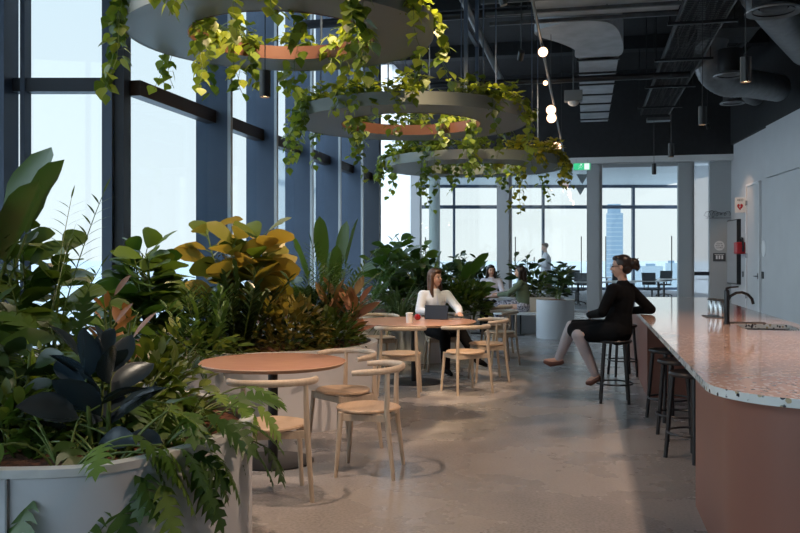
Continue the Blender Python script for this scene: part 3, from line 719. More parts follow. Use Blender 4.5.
def p_grass(f, s_, n_, ln, wd, el=(.4,1.4), droop=1.6):
    for i in range(n_):
        a = R.uniform(0,2*PI); d0 = pdir(a, R.uniform(*el)); L_ = ln*R.uniform(.7,1.1)
        c_, _ = curve((math.cos(a)*.02,math.sin(a)*.02,-.03), d0, L_, droop*R.uniform(.6,1.2), 7); sd = d0.cross(UP).normalized()
        vs_ = []; fs = []
        for j, p in enumerate(c_): w_ = wd*.5*(1-.9*(j/7)**2); vs_ += [p-sd*w_, p+sd*w_]
        for j in range(7): fs.append((2*j,2*j+1,2*j+3,2*j+2))
        f.add(vs_, fs)
def p_spray(f, s_, n_, h, ln, wd, per=9, kind='ell', sp=.25):   # upright stems with leaves in two ranks
    for i in range(n_):
        a = R.uniform(0,2*PI); c_, _ = curve((math.cos(a)*.05,math.sin(a)*.05,-.05), pdir(a, 1.57-sp*R.uniform(.2,1.8)), h*R.uniform(.6,1.05), .35, 6)
        s_.tube(c_, [.009,.008,.007,.006,.005,.004,.003], 5); q0 = R.uniform(0,PI)
        for j in range(per*2):
            t = .2+.8*j/(per*2-1); q = t*6; i0 = min(5,int(q)); p = c_[i0].lerp(c_[i0+1], q-i0)
            aa = q0+(j%2)*PI+R.uniform(-.4,.4); leaf(f, p, pdir(aa, .55+.3*t), ln*R.uniform(.8,1.1), wd, kind, .2, R.uniform(-.3,.3), .25)
    aa = 0
PZ = .64
G1 = None
# --- near left planter
plant('bird_of_paradise','big-leaved plant towering at the left edge of the photo by the window', -45, 4.6, PZ, p_paddle, 'paddle', 12, 1.0, .52, .30, (1.2,1.5), .25, ldroop=.4)
plant('fiddle_leaf_fig','plant with broad mid-green leaves left of the nearest window post', 40, 5.0, PZ, p_tree, 'fig', 1.05, 5, 12, .27, .17, 'obov', .18, start=.45)
plant('fiddle_leaf_fig','lower broad-leaved plant at the far left behind the rubber plant', 2, 4.4, PZ, p_tree, 'fig', .62, 5, 11, .30, .19, 'obov', .3)
plant('areca_palm','feathery palm with thin fronds against the sea view', 38, 4.7, PZ, p_palm, 'palm', 8, 1.25, .15, .9, (1.0,1.5), 15, .013)
plant('boston_fern','bright yellow-green fern in front of the big-leaved plants', 46, 4.1, PZ, p_palm, 'fern', 18, .50, .08, 1.0, (.8,1.5), 18, .024)
plant('rubber_plant','dark blue-black rubber plant with large oval leaves in the near planter', 98, 3.75, PZ+.03, p_tree, 'rubber', .36, 3, 8, .28, .135, 'ell', .1, .3, .85, .25, .35, 0)
plant('rubber_plant','low dark rubber plant at the far left of the near planter', 14, 4.0, PZ, p_tree, 'dark', .42, 5, 10, .20, .12, 'ell', .2, .5, .5, .2, .3, 0)
plant('magnolia','brown-leaved plant behind the dark rubber plant', 114, 5.2, PZ, p_tree, 'brown', .60, 3, 6, .22, .085, 'ell', .14, .2, .8, .4, .2, 0)
plant('philodendron','philodendron with lobed leaves spilling over the rim near the left edge of the photo', 26, 3.65, PZ, p_philo, 'philo', 18, .28, .20, .125, front=1)
plant('philodendron','philodendron trailing lobed leaves down the white planter under the rubber plant', 64, 3.5, PZ, p_philo, 'philo', 26, .32, .21, .13, front=2)
plant('philodendron','philodendron with pale green lobed leaves just right of the rubber plant', 108, 3.55, PZ, p_philo, 'philo_light', 22, .32, .20, .13, front=1)
plant('philodendron','philodendron hanging over the middle of the planter rim', 146, 3.65, PZ, p_philo, 'philo', 26, .30, .20, .13, front=3)
plant('philodendron','philodendron arching over the right end of the near planter', 190, 3.95, PZ, p_philo, 'philo', 26, .30, .21, .14, front=3)
plant('philodendron','philodendron at the back right of the near planter beside the nearest table', 185, 4.5, PZ, p_philo, 'philo_light', 26, .38, .20, .13)
plant('philodendron','philodendron in the centre of the near planter behind the rubber plant', 125, 4.3, PZ, p_philo, 'philo', 30, .44, .22, .15)
plant('philodendron','philodendron with upright stems behind the yellow-green fern', 72, 4.4, PZ, p_philo, 'philo', 26, .52, .22, .15, up=1.3)
plant('calathea','low leafy green plant at the bottom left in front of the bark', 8, 3.75, PZ, p_bush, 'bush', (.22,.28), 150, .10, .045)
plant('calathea','leafy green plant filling the middle of the near planter', 150, 4.7, PZ, p_bush, 'bush', (.34,.36), 260, .12, .05)
plant('dieffenbachia','dark leafy plant at the back of the near planter against the sea', 90, 5.0, PZ, p_bush, 'dark', (.38,.34), 200, .15, .07)
# --- planter between the tables
plant('fiddle_leaf_fig','fiddle leaf fig with dark green leaves left of centre against the window', 158, 7.4, PZ, p_tree, 'fig', .90, 6, 15, .33, .23, 'obov', .30, start=.35)
plant('fiddle_leaf_fig','fiddle leaf fig with leaves coloured as if warm-lit in front of the second window fin', 240, 8.0, PZ, p_tree, 'fig_warm_lit', 1.12, 6, 15, .36, .25, 'obov', .34, start=.4)
plant('magnolia','plant with glossy green and brown leaves under the left fiddle leaf fig', 120, 7.0, PZ, p_tree, 'fig', .42, 5, 9, .26, .16, 'obov', .34)
plant('zz_plant','dark upright plant with small leaves behind the nearest table', 205, 7.1, PZ, p_spray, 'palm', 18, .66, .12, .038, 11)
plant('zz_plant','dark upright plant with small leaves beneath the warm-tinted fiddle leaf fig', 238, 7.5, PZ, p_spray, 'dark', 20, .80, .13, .042, 11)
plant('striped_dracaena','arching dark grassy plant between the two fiddle leaf figs', 215, 7.7, PZ, p_grass, 'grass', 80, .80, .022)
plant('croton','golden yellow leafy shrub right above the nearest table', 286, 7.7, PZ, p_bush, 'croton', (.40,.52), 480, .10, .05)
plant('croton','yellow-green shrub at the right rim of the planter between the tables', 332, 7.95, PZ, p_bush, 'bush', (.32,.36), 320, .10, .045)
plant('cordyline','plant with pink and copper broad leaves by the right rim of the middle planter', 340, 8.4, PZ, p_tree, 'pink', .48, 4, 9, .28, .11, 'ell', .2, .2, .9, .3, .3, 0)
plant('dieffenbachia','dark green plant between the warm-tinted fig and the shrub', 262, 8.4, PZ, p_tree, 'dark', .62, 5, 10, .26, .11, 'ell', .3)
plant('bird_of_paradise','tall bird of paradise with one pointed leaf standing above the middle planter', 328, 8.9, PZ, p_paddle, 'paddle', 7, .80, .50, .15, (1.25,1.5), .2, ldroop=.2)
plant('bamboo_palm','tall feathery bamboo palm against the blue window fins', 325, 8.6, PZ, p_palm, 'palm', 20, 1.05, .20, .9, (1.0,1.5), 16, .020)
plant('bamboo_palm','slender palm leaning left against the third window fin', 296, 8.7, PZ, p_palm, 'palm', 12, 1.0, .18, 1.0, (.95,1.5), 14, .018)
plant('philodendron','low leafy plant spilling at the left end of the middle planter', 165, 6.85, PZ, p_philo, 'philo', 24, .30, .2, .14)
plant('calathea','low green plant filling the front of the middle planter', 190, 7.0, PZ, p_bush, 'bush', (.45,.30), 300, .13, .055)
plant('calathea','low dark plant at the back of the middle planter', 180, 8.2, PZ, p_bush, 'dark', (.55,.60), 340, .16, .07)
plant('calathea','dark leafy shrub at the foot of the bamboo palm', 312, 8.6, PZ, p_bush, 'dark', (.45,.50), 320, .14, .06)
# --- planter behind the woman in white
plant('fiddle_leaf_fig','bright broad-leaved plant beside the dark window post, left of the woman in white', 392, 12.9, PZ, p_tree, 'fig', 1.05, 6, 15, .30, .19, 'obov', .35)
plant('spider_plant','grassy pale green plant behind the left side of the large table', 400, 12.0, PZ, p_grass, 'grass', 150, .72, .028)
plant('dracaena','grassy plant just left of the woman in the white shirt', 412, 12.4, PZ, p_grass, 'grass', 100, .55, .024)
plant('rubber_plant','dark-leaved plant directly behind the woman in the white shirt', 448, 13.3, PZ, p_tree, 'dark', .85, 6, 14, .26, .13, 'ell', .38)
plant('leafy_shrub','green shrub to the right of the woman in the white shirt', 463, 12.9, PZ, p_bush, 'bush', (.45,.55), 460, .13, .055)
plant('bird_of_paradise','plant with a long arching leaf reaching towards the chatting women', 455, 13.3, PZ, p_paddle, 'paddle', 8, .66, .55, .16, (.7,1.3), .6)
plant('dieffenbachia','dark leafy plant low at the end of the planter near the aisle', 472, 13.1, PZ, p_tree, 'fig', .38, 4, 9, .28, .14, 'ell', .22)
plant('bamboo_palm','green palm at the left end behind the large table', 366, 12.2, PZ, p_palm, 'palm', 16, 1.0, .2, 1.0, (.8,1.4), 13, .022)
plant('calathea','dark leafy shrub filling the planter behind the large table', 425, 13.2, PZ, p_bush, 'dark', (.7,.6), 420, .17, .075)
# --- far planters
plant('rubber_plant','dark upright plant behind the woman in green', 526, 17.5, .66, p_tree, 'dark', .88, 5, 12, .26, .12, 'ell', .28)
plant('leafy_shrub','bright green leafy shrub behind the far bench', 538, 17.9, .66, p_bush, 'bush', (.44,.52), 340, .14, .065)
plant('rubber_plant','dark plant growing in the white cylindrical planter', 556, 16.3, .70, p_tree, 'dark', .66, 7, 12, .24, .12, 'ell', .34)
plant('leafy_shrub','leafy shrub by the glass at the far left end of the windows', 425, 18.5, PZ, p_bush, 'bush', (.6,.80), 360, .18, .085)
plant('fiddle_leaf_fig','broad-leaved plant by the glass beyond the second planter', 404, 17.5, PZ, p_tree, 'fig', 1.2, 6, 13, .32, .21, 'obov', .45)
plant('rubber_plant','dark leafy plant behind the small far table', 468, 20.5, PZ, p_tree, 'dark', .88, 7, 12, .30, .14, 'ell', .5)
plant('leafy_shrub','green shrub at the far end of the far planter near the glass doors', 482, 21.2, PZ, p_bush, 'dark', (.5,.70), 320, .18, .085)
# ================================================================ HANGING RINGS
RINGS = [((282,7.36), 3.41, 'nearest and highest', 'nearest ring'), ((411,9.75), 3.03, 'middle', 'middle ring'), ((473,12.6), 2.82, 'farthest and lowest', 'farthest ring')]
RO, RI = 1.30, .80
for ri, ((px, d), z, w_, rn_) in enumerate(RINGS):
    x, y = at(px, d)
    t = thing('hanging_ring', w_+' of the three large grey metal rings hanging from the ceiling with plants', 'hanging planter', (x,y,z))
    b = MB(); b.lathe([(RI,0),(RO,0)], n=96, k=0); b.lathe([(RI,.015),(RO,.015)], n=96, k=0); b.build('tray', M['ring'], t)
    b = MB(); b.lathe([(RO,-.004),(RO+.012,-.004),(RO+.012,.13),(RO,.13),(RO,-.004)], n=96); b.build('outer_band', M['fin'] if 0 else M['ring'], t)
    b = MB(); b.lathe([(RI,-.004),(RI-.010,-.004),(RI-.010,.12),(RI,.12),(RI,-.004)], n=96); b.build('inner_band', M['coppery'] if ri < 2 else M['ring'], t)
    for i in range(6):
        a = i*PI/3+.5; rr = (RO+RI)/2
        b = MB(); b.bar((rr*math.cos(a),rr*math.sin(a),.01),(rr*math.cos(a),rr*math.sin(a),CEIL-z),.014); b.build('hanging_rod', M['fin'], t, False)
    npot = 12; CLK = ('three','two','one','twelve','eleven','ten','nine','eight','seven','six','five','four')
    for i in range(npot):
        a = 2*PI*(i+R.uniform(-.15,.15))/npot+TH; rr = (RO+RI)/2+R.uniform(-.03,.06)
        X, Y = x+rr*math.cos(a), y+rr*math.sin(a); 
        l_ = math.cos(a)*CS+math.sin(a)*SN; dd_ = -math.cos(a)*SN+math.sin(a)*CS
        ang = math.degrees(math.atan2(dd_, l_)) % 360
        names = ['right','far right','far','far left','left','near left','near','near right']; side = names[int((ang+22.5)//45) % 8]
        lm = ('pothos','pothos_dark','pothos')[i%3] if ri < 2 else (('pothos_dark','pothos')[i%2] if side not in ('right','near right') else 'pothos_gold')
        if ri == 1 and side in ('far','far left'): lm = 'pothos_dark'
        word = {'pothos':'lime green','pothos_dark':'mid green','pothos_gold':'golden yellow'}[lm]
        pl = thing('trailing_pothos', '%s trailing pothos in a black pot at %s o\'clock on the %s' % (word, CLK[i], rn_), 'hanging plant', (X,Y,z+.016), 0, 'trailing plants on the %s' % rn_)
        b = MB(); b.lathe([(0,0),(.075,0),(.10,.115),(.105,.115),(.105,.13),(.09,.13),(.085,.10),(0,.10)], n=18); b.build('pot', M['pot'], pl)
        f = MB(); s_ = MB(); LS = (.112,.088,.088)[ri]
        for j in range((45,95,110)[ri]):   # mound above the pot
            aa = R.uniform(0,2*PI); e_ = R.uniform(.1,1.5); ta = R.uniform(-1,1)*.28*(.4+.6*R.random()); ra = R.uniform(-.20,.22); q = V((-math.sin(a)*ta+math.cos(a)*ra, math.cos(a)*ta+math.sin(a)*ra, .11+R.uniform(0,.25)*math.cos(abs(ta)*4)))
            leaf(f, q, pdir(aa, R.uniform(-.4,.6)), LS*R.uniform(.7,1.15), LS*.8, 'heart', .6, R.uniform(-.6,.6), .15)
            s_.tube([V((0,0,.11)), q*.6+V((0,0,.07)), q], .002, 3, cap=False)
        outw = [(a, RO+.03-rr, 1)]*3+[(a+PI, rr-RI+.03, 1)]
        nv = R.choice((2,3,4)) + (1 if side in ('left','near left','near') else 0)
        hv = (ri, i) in ((0,10),(0,11),(0,0),(1,6),(1,7),(2,6),(2,11),(2,0)); nv += (2 if ri == 0 else 4) if hv else 0
        for j in range(nv):
            base_a, edge, _ = outw[j % 4] if j != 2 else outw[3]; da = base_a+R.uniform(-.5,.5)
            edge = edge/max(.6, math.cos(da-base_a))+.02
            drop = R.uniform(.12,.42)+(.28 if R.random() < .3 else 0)
            if ri == 0 and side in ('left','far left','near left'): drop *= 1.25
            if hv: drop *= 1.25
            pts = [V((0,0,.12)), V((math.cos(da)*edge*.55, math.sin(da)*edge*.55, .19)), V((math.cos(da)*edge, math.sin(da)*edge, .15))]
            c_, _ = curve(pts[-1], V((math.cos(da)*.15, math.sin(da)*.15, -1)), drop, .2, 6)
            wob = R.uniform(0,6)
            pts += [p+V((math.sin(wob+q*1.3)*.02, math.cos(wob+q)*.02, 0))*(q/3) for q, p in enumerate(c_[1:])]
            s_.tube(pts, .0028, 4, cap=False)
            step = .055; acc = 0
            for q in range(1,len(pts)-1):
                m_ = max(1, int((pts[q+1]-pts[q]).length/step))
                for u in range(m_+1):
                    p = pts[q].lerp(pts[q+1], u/(m_+.5)); aa = R.uniform(0,2*PI); pd = pdir(aa, .2)
                    pe = p+pd*R.uniform(.02,.05); s_.tube([p,pe], .0015, 3, cap=False)
                    leaf(f, pe, pdir(aa, R.uniform(-1.3,-.3)), LS*R.uniform(.65,1.1), LS*.82, 'heart', .4, R.uniform(-.4,.4), .12)
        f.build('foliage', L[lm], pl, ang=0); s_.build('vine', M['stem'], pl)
# blue-grey hanging frame behind the middle ring
xx, yy = at(466,11.2); x2, y2 = at(477,12.2)
t = thing('suspended_bracket', 'slim blue-grey metal frame hanging from the ceiling above the middle ring', 'frame', (xx,yy,3.55))
dx, dy = x2-xx, y2-yy
b = MB(); b.bar((0,0,0),(0,0,CEIL-3.55),.05); b.build('post', M['fin'], t, False)
b = MB(); b.bar((dx,dy,.0),(dx,dy,CEIL-3.55),.05); b.build('post', M['fin'], t, False)
b = MB(); b.bar((0,0,1.0),(dx,dy,1.0),.05); b.build('crossbar', M['fin'], t, False)
b = MB(); b.bar((0,0,0),(dx,dy,0),.05); b.build('crossbar', M['fin'], t, False)
# ================================================================ PENDANTS, GLOBES, SPOTS
def make_pendant(loc, z, label, on=True):
    t = thing('pendant_lamp', label, 'lamp', (loc[0],loc[1],z), 0, 'black cylinder pendants')
    b = MB(); b.lathe([(.036,0),(.042,0),(.042,.20),(0,.205)], n=20); b.lathe([(.036,0),(.036,.03)], n=20); ls = b.build('lamp_shade', M['black_metal'], t)
    b = MB(); b.lathe([(0,.012),(.035,.012)], n=20); b.build('lamp_face', M['warm'], ls)
    b = MB(); b.tube([(0,0,.2),(0,0,CEIL-z)], .004, 5); b.build('cord', M['black_metal'], t)
    return t
for y, z, lab in ((7.2,2.90,'nearest black pendant over the pink counter'),(9.75,2.95,'second black pendant over the pink counter'),(13.2,3.0,'third black pendant over the pink counter'),(16.4,3.05,'farthest black pendant over the pink counter before the glass doors')):
    x = 1.25; make_pendant((x,y), z, lab)
make_pendant(at(265,6.5), 2.73, 'black pendant hanging through the nearest ring over the round table')
make_pendant(at(393,14), 3.08, 'black pendant at the left of the farthest ring')
make_pendant(at(419,9.9), 3.22, 'black pendant in the middle of the second ring')
make_pendant(at(468,12.9), 3.08, 'black pendant in the middle of the farthest ring')
t = thing('globe_light_string', 'suspended row of glowing warm globes on a thin track', 'light string', (-.52,10,4.12))
b = MB(); b.tube([(.0,-3,0),(0,12,0)], .018, 8); b.build('track', M['dark_steel'], t)
for y in (-2.5, 3.5, 9.5): b = MB(); b.tube([(0,y,0),(0,y,CEIL-4.12)], .006, 5); b.build('suspension_rod', M['black_metal'], t)
for (px, py, dd) in ((543,52,10.3),(545.5,83,12.3),(551,110,14.5),(551.5,118,15.3),(556.5,147,19.0)):
    X, Y = at(px, dd); Z = EYE+(HZ-py)/F*dd
    gx, gy, gz = X+.52, Y-10, Z-4.12
    b = MB(); b.ell((gx,gy,gz), .058*dd/10.3*(1 if dd != 12.3 else .5), n=20); b.build('globe', M['bulb'], t)
    b = MB(); b.tube([(0,gy,0),(gx,gy,gz+.05)], .01, 6); b.build('lamp_holder', M['black_metal'], t)
    lamp('globe_lamp', 'POINT', (X,Y,Z-.12), 2.5, (1,.7,.45), None, .06)
# exposed services
def svc(name, label, cat, mb, m, smooth=False): return tag(mb.build(name, M[m], None, smooth), label, cat)
t = thing('cable_tray', 'long black mesh cable tray under the ceiling, running towards the back wall', 'cable tray', (1.67,12,5.0))
b = MB()
for x in (-.33,.33): b.bar((x,-9,.03),(x,9.6,.03),.03,.08)
b.build('side_rail', M['dark_steel'], t, False)
b = MB()
for i in range(190): b.bar((-.33,-9+i*.098,0),(.33,-9+i*.098,0),.012)
for i in range(7): b.bar((-.3+i*.1,-9,.008),(-.3+i*.1,9.6,.008),.008)
b.build('mesh', M['dark_steel'], t, False)
for i in range(8): b = MB(); b.box((-.48,-8.5+i*2.4,-.06),(.5,-8.44+i*2.4,-.02)); b.bar((-.45,-8.47+i*2.4,-.04),(-.45,-8.47+i*2.4,1.6),.014); b.bar((.45,-8.47+i*2.4,-.04),(.45,-8.47+i*2.4,1.6),.014); b.build('hanger', M['black_metal'], t, False)
b = MB()
for i in range(6):
    x = R.uniform(-.25,.25); b.tube([(x+R.uniform(-.06,.06),-9+j*1.0,.04) for j in range(19)], .014, 5)
b.build('cables', M['black_metal'], t)
# pale insulated ducts
t = thing('air_duct', 'pale insulated rectangular duct running to the back above the glowing globes', 'duct', (.23,15,5.0))
b = MB(); b.box((-.34,.2,0),(.34,7.4,.45)); b.build('duct_run', M['duct_pale'], t, False)
b = MB(); pl = [(-1.0,-1.6),(-.55,-2.1),(.1,-2.0),(.34,-1.0),(.34,.22),(-.34,.22),(-.4,-.4),(-.62,-.9)]
b.prism(smooth_poly(pl, 6), 0, .45); b.build('duct_elbow', M['duct_pale'], t, False)
for i in range(7): b = MB(); b.box((-.36,.3+i*1.1,-.03),(.36,.36+i*1.1,.47)); b.build('flange', M['black_metal'], t, False)
t = thing('air_duct', 'wide pale duct crossing at the top of the photo above the globes', 'duct', (.2,12.0,5.05))
b = MB(); b.box((-.9,-1.3,0),(1.1,.7,.5)); b.build('duct_run', M['duct_pale'], t, False)
b = MB(); 
for y in (-1.0,-.4,.2,.72): b.box((-1.6,y,-.07),(1.1,y+.05,-.02))
b.build('support_channel', M['dark_steel'], t, False)
b = MB()
for x in (-1.0,.1,1.05): b.bar((x,.22,-.05),(x,.22,1.5),.015); b.bar((x,-.98,-.05),(x,-.98,1.5),.015)
b.build('hanger_rod', M['black_metal'], t, False)
def spiral(b, pts, r, n=24):
    out = []; 
    P_ = [V(p) for p in pts]
    for i in range(len(P_)-1):
        m_ = max(2, int((P_[i+1]-P_[i]).length/.05))
        for j in range(m_): out.append(P_[i].lerp(P_[i+1], j/m_))
    out.append(P_[-1]); b.tube(out, [r*(1.0 if i % 2 else 1.025) for i in range(len(out))], n)
def bend(p, q, r, m_=6): # quarter smooth join between p and q via corner r
    p, q, r = V(p), V(q), V(r); return [(p*(1-t)**2+r*2*t*(1-t)+q*t*t) for t in (i/m_ for i in range(m_+1))]
for i, (X, Y, rr, path, r2, lab, z0) in enumerate((
  (2.43,12.0,.31,[(-.15,.0,1.3),(-.2,.05,.85),(-.1,.5,.52),(.3,1.5,.45),(1.42,4.3,.45)],.28,'nearest spiral air duct with a round diffuser in the top right corner',4.75),
  (2.50,15.9,.25,[(-.0,.5,1.2),(-.22,.6,.75),(-.22,.75,.3),(.1,1.15,.12),(.6,1.8,.2),(1.35,2.7,.25)],.27,'second spiral air duct curving to a round diffuser beside the cable tray',4.72),
  (3.02,18.9,.22,[(.0,.3,1.2),(0,.3,.8),(.1,.5,.45),(.4,1.0,.4),(.75,1.6,.4)],.20,'farthest spiral air duct with a round diffuser near the back wall',4.75))):
    t = thing('spiral_duct', lab, 'duct', (X,Y,z0), 0, None)
    pts = []
    for q in range(len(path)-1):
        p0,p1,p2,p3 = [V(path[max(0,min(len(path)-1,q+j))]) for j in (-1,0,1,2)]
        for u in range(6):
            w_ = u/6; pts.append(.5*((2*p1)+(-p0+p2)*w_+(2*p0-5*p1+4*p2-p3)*w_*w_+(-p0+3*p1-3*p2+p3)*w_**3))
    pts.append(V(path[-1])); b = MB(); spiral(b, pts, r2); b.build('duct_run', M['duct'], t)
    b = MB(); b.lathe([(rr*.85,.0),(rr*.85,.45),(0,.45)], n=32); b.build('neck', M['black_metal'], t)
    b = MB(); b.lathe([(rr*.62,.05),(rr*1.12,-.02),(rr*1.15,.0),(rr*.9,.05)], n=32); dr = b.build('diffuser_ring', M['duct'], t)
    b = MB(); b.lathe([(0,.03),(rr*.5,.03),(rr*.55,.04),(0,.06)], n=24); b.build('diffuser_cone', M['black_metal'], dr)
b = MB(); b.box((2.05,15.6,5.48),(2.95,16.7,6.2)); svc('plenum_box', 'dark rectangular plenum box above the second spiral duct', 'duct', b, 'dark_steel')
b = MB(); b.box((1.35,19.6,4.55),(1.85,19.9,4.62)); svc('access_frame', 'small dark square frame hanging at the end of the cable tray', 'frame', b, 'dark_steel')
# black beams and pipes in the ceiling void
for i, (a, c_, rr, lab) in enumerate((((-4.5,9.0,5.6),(1.2,9.0,5.6),.06,'black pipe crossing the ceiling above the middle ring'),((-4.5,13.2,5.3),(1.2,13.2,5.3),.07,'black pipe crossing the ceiling behind the globe string'),((-1.7,7,5.2),(-1.7,21,5.2),.06,'black pipe running lengthwise over the rings'),((-3.4,16.5,4.9),(1.9,16.5,4.9),.06,'black pipe crossing low in front of the back fascia'),((3.7,8,6.2),(3.3,22,6.2),.07,'black pipe running along the top of the right wall'))):
    b = MB(); b.tube([a,c_], rr, 10); svc('ceiling_pipe', lab, 'pipe', b, 'black_metal', True)
for i, y in enumerate((8.5,12.4,16.3,20.2)):
    b = MB(); b.box((-5,y,6.3),(4,y+.35,6.6)); o = b.build('ceiling_beam', M['black'], None, False); o['kind'] = 'structure'
for i, (p0, p1, lab) in enumerate((((-1.6,10.5,4.4),(-1.0,10.0,6.4),'grey flexible hose curving down beside the hanging frame'),)):
    b = MB(); b.tube([(-1.55,11.5,6.4),(-1.3,11.4,5.7),(-1.15,11.3,5.2),(-1.05,11.3,4.85)], .05, 8); svc('flexible_hose', lab, 'hose', b, 'dark_steel', True)
t = thing('ceiling_sensor', 'grey box with a white dome hanging on a rod left of the pale duct', 'sensor', (*at(573.5,14.4),4.13))
b = MB(); b.box((-.15,-.1,.02),(.15,.1,.2)); bevel(b.build('housing', M['grey'], t, False), .01)
b = MB(); b.ell((0,0,.02), (.10,.09,.08), n=16); b.build('dome', M['white'], t)
b = MB(); b.tube([(0,0,.2),(0,0,CEIL-4.13)], .014, 6); b.build('rod', M['black_metal'], t)
# ceiling spotlights (fixtures + lamps)
def spot(x, y, z, aim, e, c, ang, label, size=.04, blend=.6):
    t = thing('ceiling_spotlight', label, 'lamp', (x,y,z), 0, None)
    d = (V(aim)-V((x,y,z))).normalized()
    b = MB(); b.tube([-d*.14, d*.0], .045, 16); lb = b.build('lamp_body', M['black_metal'], t)
    b = MB(); b.tube([d*.001, d*.004], .036, 16); b.build('lamp_face', M['warm'], lb)
    b = MB(); b.tube([-d*.10, (-d.x*.1,-d.y*.1,CEIL-z)], .008, 6); b.build('stem', M['black_metal'], t)
    lamp('spot', 'SPOT', (x+d.x*.03,y+d.y*.03,z+d.z*.03), e, c, None, size, aim, math.radians(ang), blend)
WC = (1,.69,.50)
spot(1.75,3.6,5.3,(-.9,5.2,0), 850, WC, 75, 'black ceiling spotlight nearest the camera over the counter')
spot(1.95,7.6,5.3,(-.8,7.6,0), 700, WC, 75, 'black ceiling spotlight over the middle of the counter')
spot(-2.9,4.6,5.6,(-2.1,6.2,.7), 520, WC, 60, 'black ceiling spotlight aimed at the nearest round table')
spot(-1.6,9.2,5.6,(-2.0,10.2,.7), 620, WC, 60, 'black ceiling spotlight aimed at the large round table')
spot(-1.2,6.6,5.6,(-3.1,8.0,.9), 900, (1,.72,.45), 60, 'black ceiling spotlight aimed at the plants of the middle planter')
spot(-.9,4.0,5.6,(-2.6,4.0,.8), 160, (1,.85,.65), 60, 'black ceiling spotlight aimed at the near planter')
spot(2.9,21.5,4.6,(3.66,22.6,2.6), 70, (1,.62,.36), 50, 'black ceiling spotlight washing the right wall beside the door')
for (px, d, zz, tx, e) in ((300,6.0,4.9,0,300),(440,9.0,4.6,0,260),(520,12.0,4.3,0,220)):
    x, y = at(px, d); rx, ry = at(px-20, d+1.3); spot(x, y, zz, (rx, ry, 3.1), e, (1,.80,.50), 85, 'black ceiling spotlight shining on the plants of the %s ring' % {300:'nearest',440:'middle',520:'farthest'}[px], .12, 1)
# ================================================================ RIGHT WALL ITEMS
ra = math.atan2(rdir.y, rdir.x)      # along-wall angle
def wthing(name, label, cat, d, z): return thing(name, label, cat, RW(d,-.001,z), ra)
# local frame: x along the wall (away from camera), y = towards the room (left of direction)
g = None
b = MB(); b.box((0,0,0),(1.05,.03,3.27)); o = b.build('door_1', M['wall'], None, False); o.location = RW(20.0,-.001,0); o.rotation_euler = (0,0,ra); o['kind'] = 'structure'
b = MB(); b.box((-.05,0,0),(.0,.06,3.32)); b.box((1.05,0,0),(1.10,.06,3.32)); b.box((-.05,0,3.27),(1.10,.06,3.32)); b.build('door_frame', M['paper'], o, False)
b = MB(); b.box((.09,.03,1.0),(.15,.045,1.14)); b.tube([(.12,.04,1.07),(.12,.09,1.07),(.26,.09,1.07)], .012, 8); b.build('door_handle', M['black_metal'], o, False)
b = MB()
for z in (.5,1.5,2.8): b.box((1.03,.03,z),(1.08,.075,z+.12))
b.build('hinge', M['steel'], o, False)
t = wthing('aed_sign', 'white projecting sign with a red heart and bolt on the wall beside the door', 'sign', 21.35, 2.83)
b = MB(); b.box((0,0,-.19),(.012,.25,.19)); pn_ = b.build('panel', M['paper'], t, False)
b = MB(); hp = []
for i in range(24):
    a = 2*PI*i/24; hp.append((.125+.0050*16*math.sin(a)**3*.9, -.04+.0058*(13*math.cos(a)-5*math.cos(2*a)-2*math.cos(3*a)-math.cos(4*a))))
b.add([(-.002,y,z) for y,z in hp]+[(-.002,.125,-.04)], [((i+1)%24,i,24) for i in range(24)]); b.build('heart', M['red'], pn_, False)
b = MB(); b.add([(-.004,y,z) for y,z in ((.14,.02),(.10,-.04),(.13,-.04),(.11,-.11),(.16,-.025),(.13,-.025))], [(0,1,2,5),(2,3,4,5)]); b.build('bolt', M['paper'], pn_, False)
def text(s_, size, parent, loc, rot, m, name='lettering'):
    c_ = bpy.data.curves.new(name, 'FONT'); c_.body = s_; c_.size = size; c_.extrude = .001; c_.align_x = 'CENTER'; c_.materials.append(m)
    tmp = bpy.data.objects.new('tmp', c_); me = bpy.data.meshes.new_from_object(tmp); bpy.data.objects.remove(tmp); bpy.data.curves.remove(c_)
    if not me.materials: me.materials.append(m)
    o = bpy.data.objects.new(name, me); COL.objects.link(o); o.parent = parent; o.location = loc; o.rotation_euler = rot; return o
text('AED', .08, pn_, (-.003,.125,.10), (PI/2,0,-PI/2), M['sign_dark'])
t = wthing('defibrillator_case', 'red defibrillator case with a black handle mounted on the wall beside the door', 'case', 21.3, 1.60)
b = MB(); b.box((0,0,0),(.30,.22,.30)); cb_ = bevel(b.build('case_body', M['red'], t, False), .03, 3)
b = MB(); b.tube([(-.01,.07,.06),(-.03,.07,.20),(.0,.08,.40),(.10,.09,.41),(.14,.09,.29)], .028, 8); b.build('handle', M['black_metal'], cb_)
t = wthing('switch_plate', 'small dark switch on the wall left of the door at handle height', 'switch', 21.5, 1.02)
b = MB(); b.box((0,0,0),(.09,.015,.14)); b.build('plate', M['sign_dark'], t, False)
b = MB(); b.box((.03,.015,.04),(.06,.02,.10)); b.build('button', M['grey'], t, False)
t = wthing('card_reader', 'small black card reader on the wall right of the door', 'reader', 19.75, 1.02)
b = MB(); b.box((0,0,0),(.10,.03,.16)); b.build('body', M['black_metal'], t, False)
b = MB(); b.box((.03,.03,.10),(.07,.033,.13)); b.build('indicator', M['grey'], t, False)
b = MB(); b.box((0,0,0),(.14,.02,.30)); o = b.build('notice_card', M['paper'], None, False); o.location = RW(21.15,-.001,2.12); o.rotation_euler = (0,0,ra); tag(o, 'small white notice below the sign with the red heart', 'notice')
